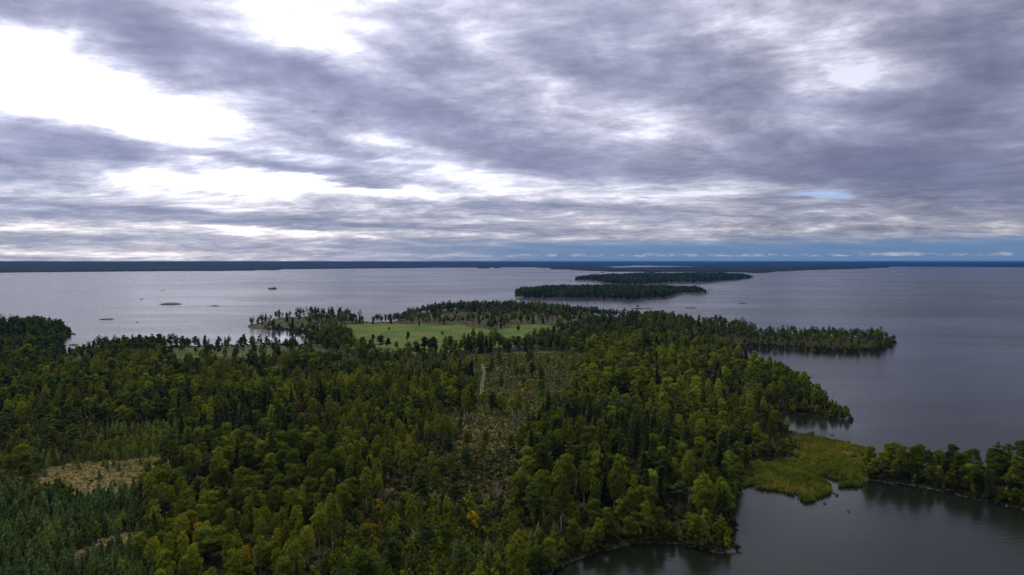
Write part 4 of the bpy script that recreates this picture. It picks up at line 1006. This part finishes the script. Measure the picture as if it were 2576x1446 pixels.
r, s_ = special('birch', 974, 1233, 1130, 'tall birch with two bare white trunks at the centre', .42, 1.5, v=0, trunkw=1.5)
k2 = bpy.data.objects.new('trunk', proto('birch', 0, 0)[2]); k2.parent = r; k2.rotation_euler = (0, R(3.5), 1); k2.location = (.5, 0, 0); k2.scale = (s_ * 1.4, s_ * 1.4, s_); COL.objects.link(k2)
special('birch', 1018, 1233, 1134, 'slim birch with one white trunk right of the twin-trunked birch', .38, 1.1, v=1, trunkw=1.3)
special('broadleaf', 907, 1318, 1234, 'bright lime-green tree on a thin pale trunk', .86, .75, v=0)
special('broadleaf', 931, 1326, 1254, 'dull green tree beside the bright lime-green tree', .3, .62, v=1)
special('birch', 1037, 1386, 1247, 'tall straggly birch with white trunk and yellowish top', .5, .95, v=2, trunkw=1.6)
special('young_birch', 1190, 1350, 1292, 'slender golden-yellow tree in the sapling stand', 1.0, 1.3, v=1, name='birch_tree')
special('pine', 1224, 1393, 1278, 'green tree on a crooked grey trunk in the sapling stand', .6, .9, v=1)
special('pine', 1343, 1355, 1209, 'tall full pine on a straight bare trunk near the front', .4, 1.15, v=2)
special('birch', 1092, 1270, 1178, 'grey-green birch leaning right on a white trunk', .3, 1.2, v=3, lean=4, trunkw=1.4)
special('birch', 803, 1418, 1292, 'tall yellow-green birch on a thin white trunk, front left', .7, 1.5, v=4)
special('broadleaf', 530, 1434, 1326, 'wide round green tree at the front left', .45, 2.0, v=3)
special('broadleaf', 920, 1384, 1324, 'golden round bushy tree, left one of the pair', .93, 1.35, v=2, group='pair of golden round trees')
special('broadleaf', 944, 1386, 1322, 'orange-brown round bushy tree, right one of the pair', 1.0, 1.2, v=4, mat=None, group='pair of golden round trees')
special('pine', 1712, 1300, 1212, 'broad spreading pine above the bay shore', .3, 1.9, v=3)
special('broadleaf', 958, 882, 841, 'big dark round tree alone in the green field', .05, 1.6, q=1, v=0)
special('broadleaf', 976, 881, 848, 'dark round tree grown into the big one in the field', .05, 1.4, q=1, v=5)
special('broadleaf', 912, 880, 846, 'smaller dark round tree left of the big field tree', .08, 1.35, q=1, v=2)
special('broadleaf', 1786, 950, 908, 'orange-yellow tree in the right-hand wood', 1.0, 1.0, q=1, v=1)
special('broadleaf', 65, 1084, 1044, 'golden-green round tree above the upper plantation, far left', .85, 1.15, q=0, v=4)
special('broadleaf', 40, 1110, 1068, 'grey-green round bushy tree left of the golden one', .35, 1.3, q=0, v=5)
special('broadleaf', 1604, 775, 766.5, 'single round tree on the tiny rocky islet', .1, 2.1, q=1, v=3)
special('spruce', 816, 1045, 1005, 'reddish brown dead spruce, right one in the dark middle wood', .5, 1, q=1, v=0, mat=M_DEAD)
special('spruce', 757, 1045, 1008, 'reddish brown dead spruce, left one in the dark middle wood', .5, 1, q=1, v=1, mat=M_DEAD)
special('spruce', 1493, 1070, 1022, 'greyish dead spruce on the edge of the right-hand wood', .5, .8, q=1, v=2, mat=M_DEAD)
special('spruce', 1592, 1160, 1105, 'brown dead spruce low on the dark right slope', .5, .7, q=0, v=3, mat=M_DEAD)
# pines and trees seen against the lake
gp = 'trees standing against the lake on the brown point'
for j, (px, py, tp, kd, wd) in enumerate([(633,822,806,'broadleaf',1),(650,818,800,'pine',.9),(660,816,797,'pine',.8),(675,816,797,'pine',.9),(690,814,798,'broadleaf',.8),(700,814,789,'pine',.9),(711,814,785,'pine',.9),(719,816,798,'pine',.8),
     (755,805,786,'pine',1.1),(765,804,787,'pine',1.1),(776,805,785,'pine',.9),(790,806,788,'pine',1.1),(802,806,790,'broadleaf',.9),(822,806,793,'broadleaf',1),(835,808,792,'pine',1.1),(852,808,795,'pine',.8),
     (868,810,790,'pine',1.0),(885,810,788,'broadleaf',1.0),(895,812,791,'broadleaf',1.1),(912,814,797,'broadleaf',1.1),(940,813,796,'broadleaf',1.0),(950,813,788,'pine',1.2),(960,814,794,'broadleaf',1.0),(970,814,799,'broadleaf',.9),(983,814,797,'pine',.8),(994,812,799,'pine',.6)]):
    if kd == 'bush': continue
    od = 'leftmost' if j == 0 else '%d%s from left' % (j + 1, 'th' if 10 < j + 1 < 14 else {1: 'st', 2: 'nd', 3: 'rd'}.get((j + 1) % 10, 'th'))
    special(kd, px, py, tp, '%s of the trees against the lake on the brown point, a %s' % (od, NOUN[kd][0]), .08, wd * 1.15, q=1, v=j % 4, group=gp)
for j, (px, py, tp, lb) in enumerate([(222,890,858,'leftmost lone pine above the lakeside tree belt'),(250,886,842,'second pine from left rising from the lakeside tree belt'),(290,888,841,'wide-topped pine rising from the lakeside tree belt'),(312,888,840,'bent pine right of the wide-topped lakeside one'),(700,900,868,'dark pine by the gravel road below the inlet')]):
    special('pine', px, py, tp, lb, .08, 1.2, q=1, v=j % 4, group='pines rising above the tree belt')
# bare dead tree: grey trunk with spread bare branches
gx, gy = G(1251, 1336); zz_ = float(height(np.array([gx]), np.array([gy]))[0]); rng = np.random.RandomState(5)
r = bpy.data.objects.new('dead_tree', None); COL.objects.link(r); r.location = (gx, gy, zz_); r['label'] = 'half-dead tree with bare grey fanned branches at its top'; r['category'] = 'tree'
V, T, L = join([tube([(0, 0, -.5), (.1, 0, 6), (0, .1, 11), (0, 0, 15.5)], [.2, .16, .1, .03], 6)])
ob('trunk', mesh_np('dead_trunk', V, T, [M_GREY]), r)
P_ = []
for j in range(26):
    z0 = rng.uniform(7, 13.5); a = rng.uniform(0, 6.28); L_ = (16.5 - z0) * .42 * rng.uniform(.6, 1.1)
    b0 = np.array([0, 0, z0]); b1 = b0 + [math.cos(a) * L_ * .75, math.sin(a) * L_ * .75, L_ * 1.35]
    P_.append(tube([b0, (b0 + b1) / 2, b1], [.07, .05, .02], 3))
    for k in range(2):
        c0 = b0 + (b1 - b0) * rng.uniform(.4, .8); a2 = a + rng.uniform(-1, 1); P_.append(tube([c0, c0 + [math.cos(a2) * .7, math.sin(a2) * .7, 1.2]], [.035, .012], 3))
V, T, L = join(P_); ob('branches', mesh_np('dead_branches', V, T, [M_GREY]), r)
rng = np.random.RandomState(6)
Ls = [(rng.normal() * .6, rng.normal() * .6, 3.5 + i * .9, 1.3, 1.3, 1.2) for i in range(7)]
V, T, L = join(lobes_crown(rng, Ls, 600, .36)); ob('crown', mesh_np('dead_tree_crown', V, T, [M_PINE], attrs={'lv': ('FACE', L)}), r, own_tint=.3)
for j, (px, py, k_, lb) in enumerate([(1010,1160,.6,'bare grey snag behind the two white-trunked birches'),(1290,1125,.55,'bare grey snag at the right side of the rocky gap'),(640,1180,.6,'bare grey snag high on the birch slope'),(2450,1225,.6,'bare grey snag among the trees of the reed point'),(1560,1180,.7,'bare grey snag on the dark right slope'),(1420,1010,.6,'bare grey snag at the lower right edge of the felled clearing'),(330,1010,.65,'bare grey snag in the left wood'),(1900,1005,.6,'bare grey snag near the right-hand shore')]):
    gx, gy = G(px, py); zz_ = float(height(np.array([gx]), np.array([gy]))[0])
    r2 = bpy.data.objects.new('dead_tree', None); COL.objects.link(r2); r2.location = (gx, gy, zz_); r2.scale = (k_, k_, k_ * 1.25); r2.rotation_euler = (R(2 * (j % 3 - 1)), R(3), j)
    r2['label'] = lb; r2['category'] = 'tree'; r2['group'] = 'bare dead trees'
    for ch in r.children:
        if ch.name.startswith('crown'): continue
        c2 = ch.copy(); COL.objects.link(c2); c2.parent = r2
M_PLANK = simple_mat('weathered_planks', (.13, .12, .11), (.24, .22, .20), 2)
for j, (px, py, L_, rz, lb) in enumerate([(992,804,13,170,'small grey jetty on the shore left of the far wood'),(1500,782,16,165,'low grey jetty off the far wood shore')]):
    gx, gy = G(px, py); r3 = bpy.data.objects.new('jetty', None); COL.objects.link(r3); r3.location = (gx, gy, 0); r3.rotation_euler = (0, 0, R(rz))
    r3['label'] = lb; r3['category'] = 'jetty'; r3['group'] = 'jetties on the far shore'
    ob('deck', box_mesh('deck', 0, L_, -.9, .9, .7, .9, [M_PLANK]), r3)
    for a in (1.5, L_ / 2, L_ - 1):
        for b in (-.7, .7): ob('leg', box_mesh('leg', a - .12, a + .12, b - .12, b + .12, -2, .698, [M_PLANK]), r3)
M_WALL = simple_mat('white_house_wall', (.70, .69, .66), (.80, .79, .76), .5); M_ROOF = simple_mat('dark_red_roof', (.10, .04, .03), (.16, .07, .05), .5)
for j, (px, py, w_, lb) in enumerate([(7,684.4,17,'tiny white house on the far left shore at the edge'),(178,682.9,13,'tiny pale house farther right on the far left shore')]):
    gx, gy = G(px, py); r4 = bpy.data.objects.new('house', None); COL.objects.link(r4); r4.location = (gx, gy, 2)
    r4['label'] = lb; r4['category'] = 'house'; r4['group'] = 'houses on the far shore'
    ob('wall', box_mesh('wall', -w_ / 2, w_ / 2, -4, 4, 0, 6, [M_WALL]), r4)
    V = [(-w_ / 2 - .6, -4.8, 5.9), (w_ / 2 + .6, -4.8, 5.9), (w_ / 2 + .6, 4.8, 5.9), (-w_ / 2 - .6, 4.8, 5.9), (-w_ / 2 - .6, 0, 9.5), (w_ / 2 + .6, 0, 9.5)]
    me_ = bpy.data.meshes.new('roof'); me_.from_pydata(V, [], [(0, 1, 5, 4), (2, 3, 4, 5), (0, 4, 3), (1, 2, 5), (0, 3, 2, 1)]); me_.materials.append(M_ROOF); ob('roof', me_, r4)
    for b in (-.25, .25): ob('window', box_mesh('window', b * w_ - 1, b * w_ + 1, -4.1, -3.95, 2.2, 4.2, [M_DARKROCK]), r4)
print('objects', len(scene.objects))
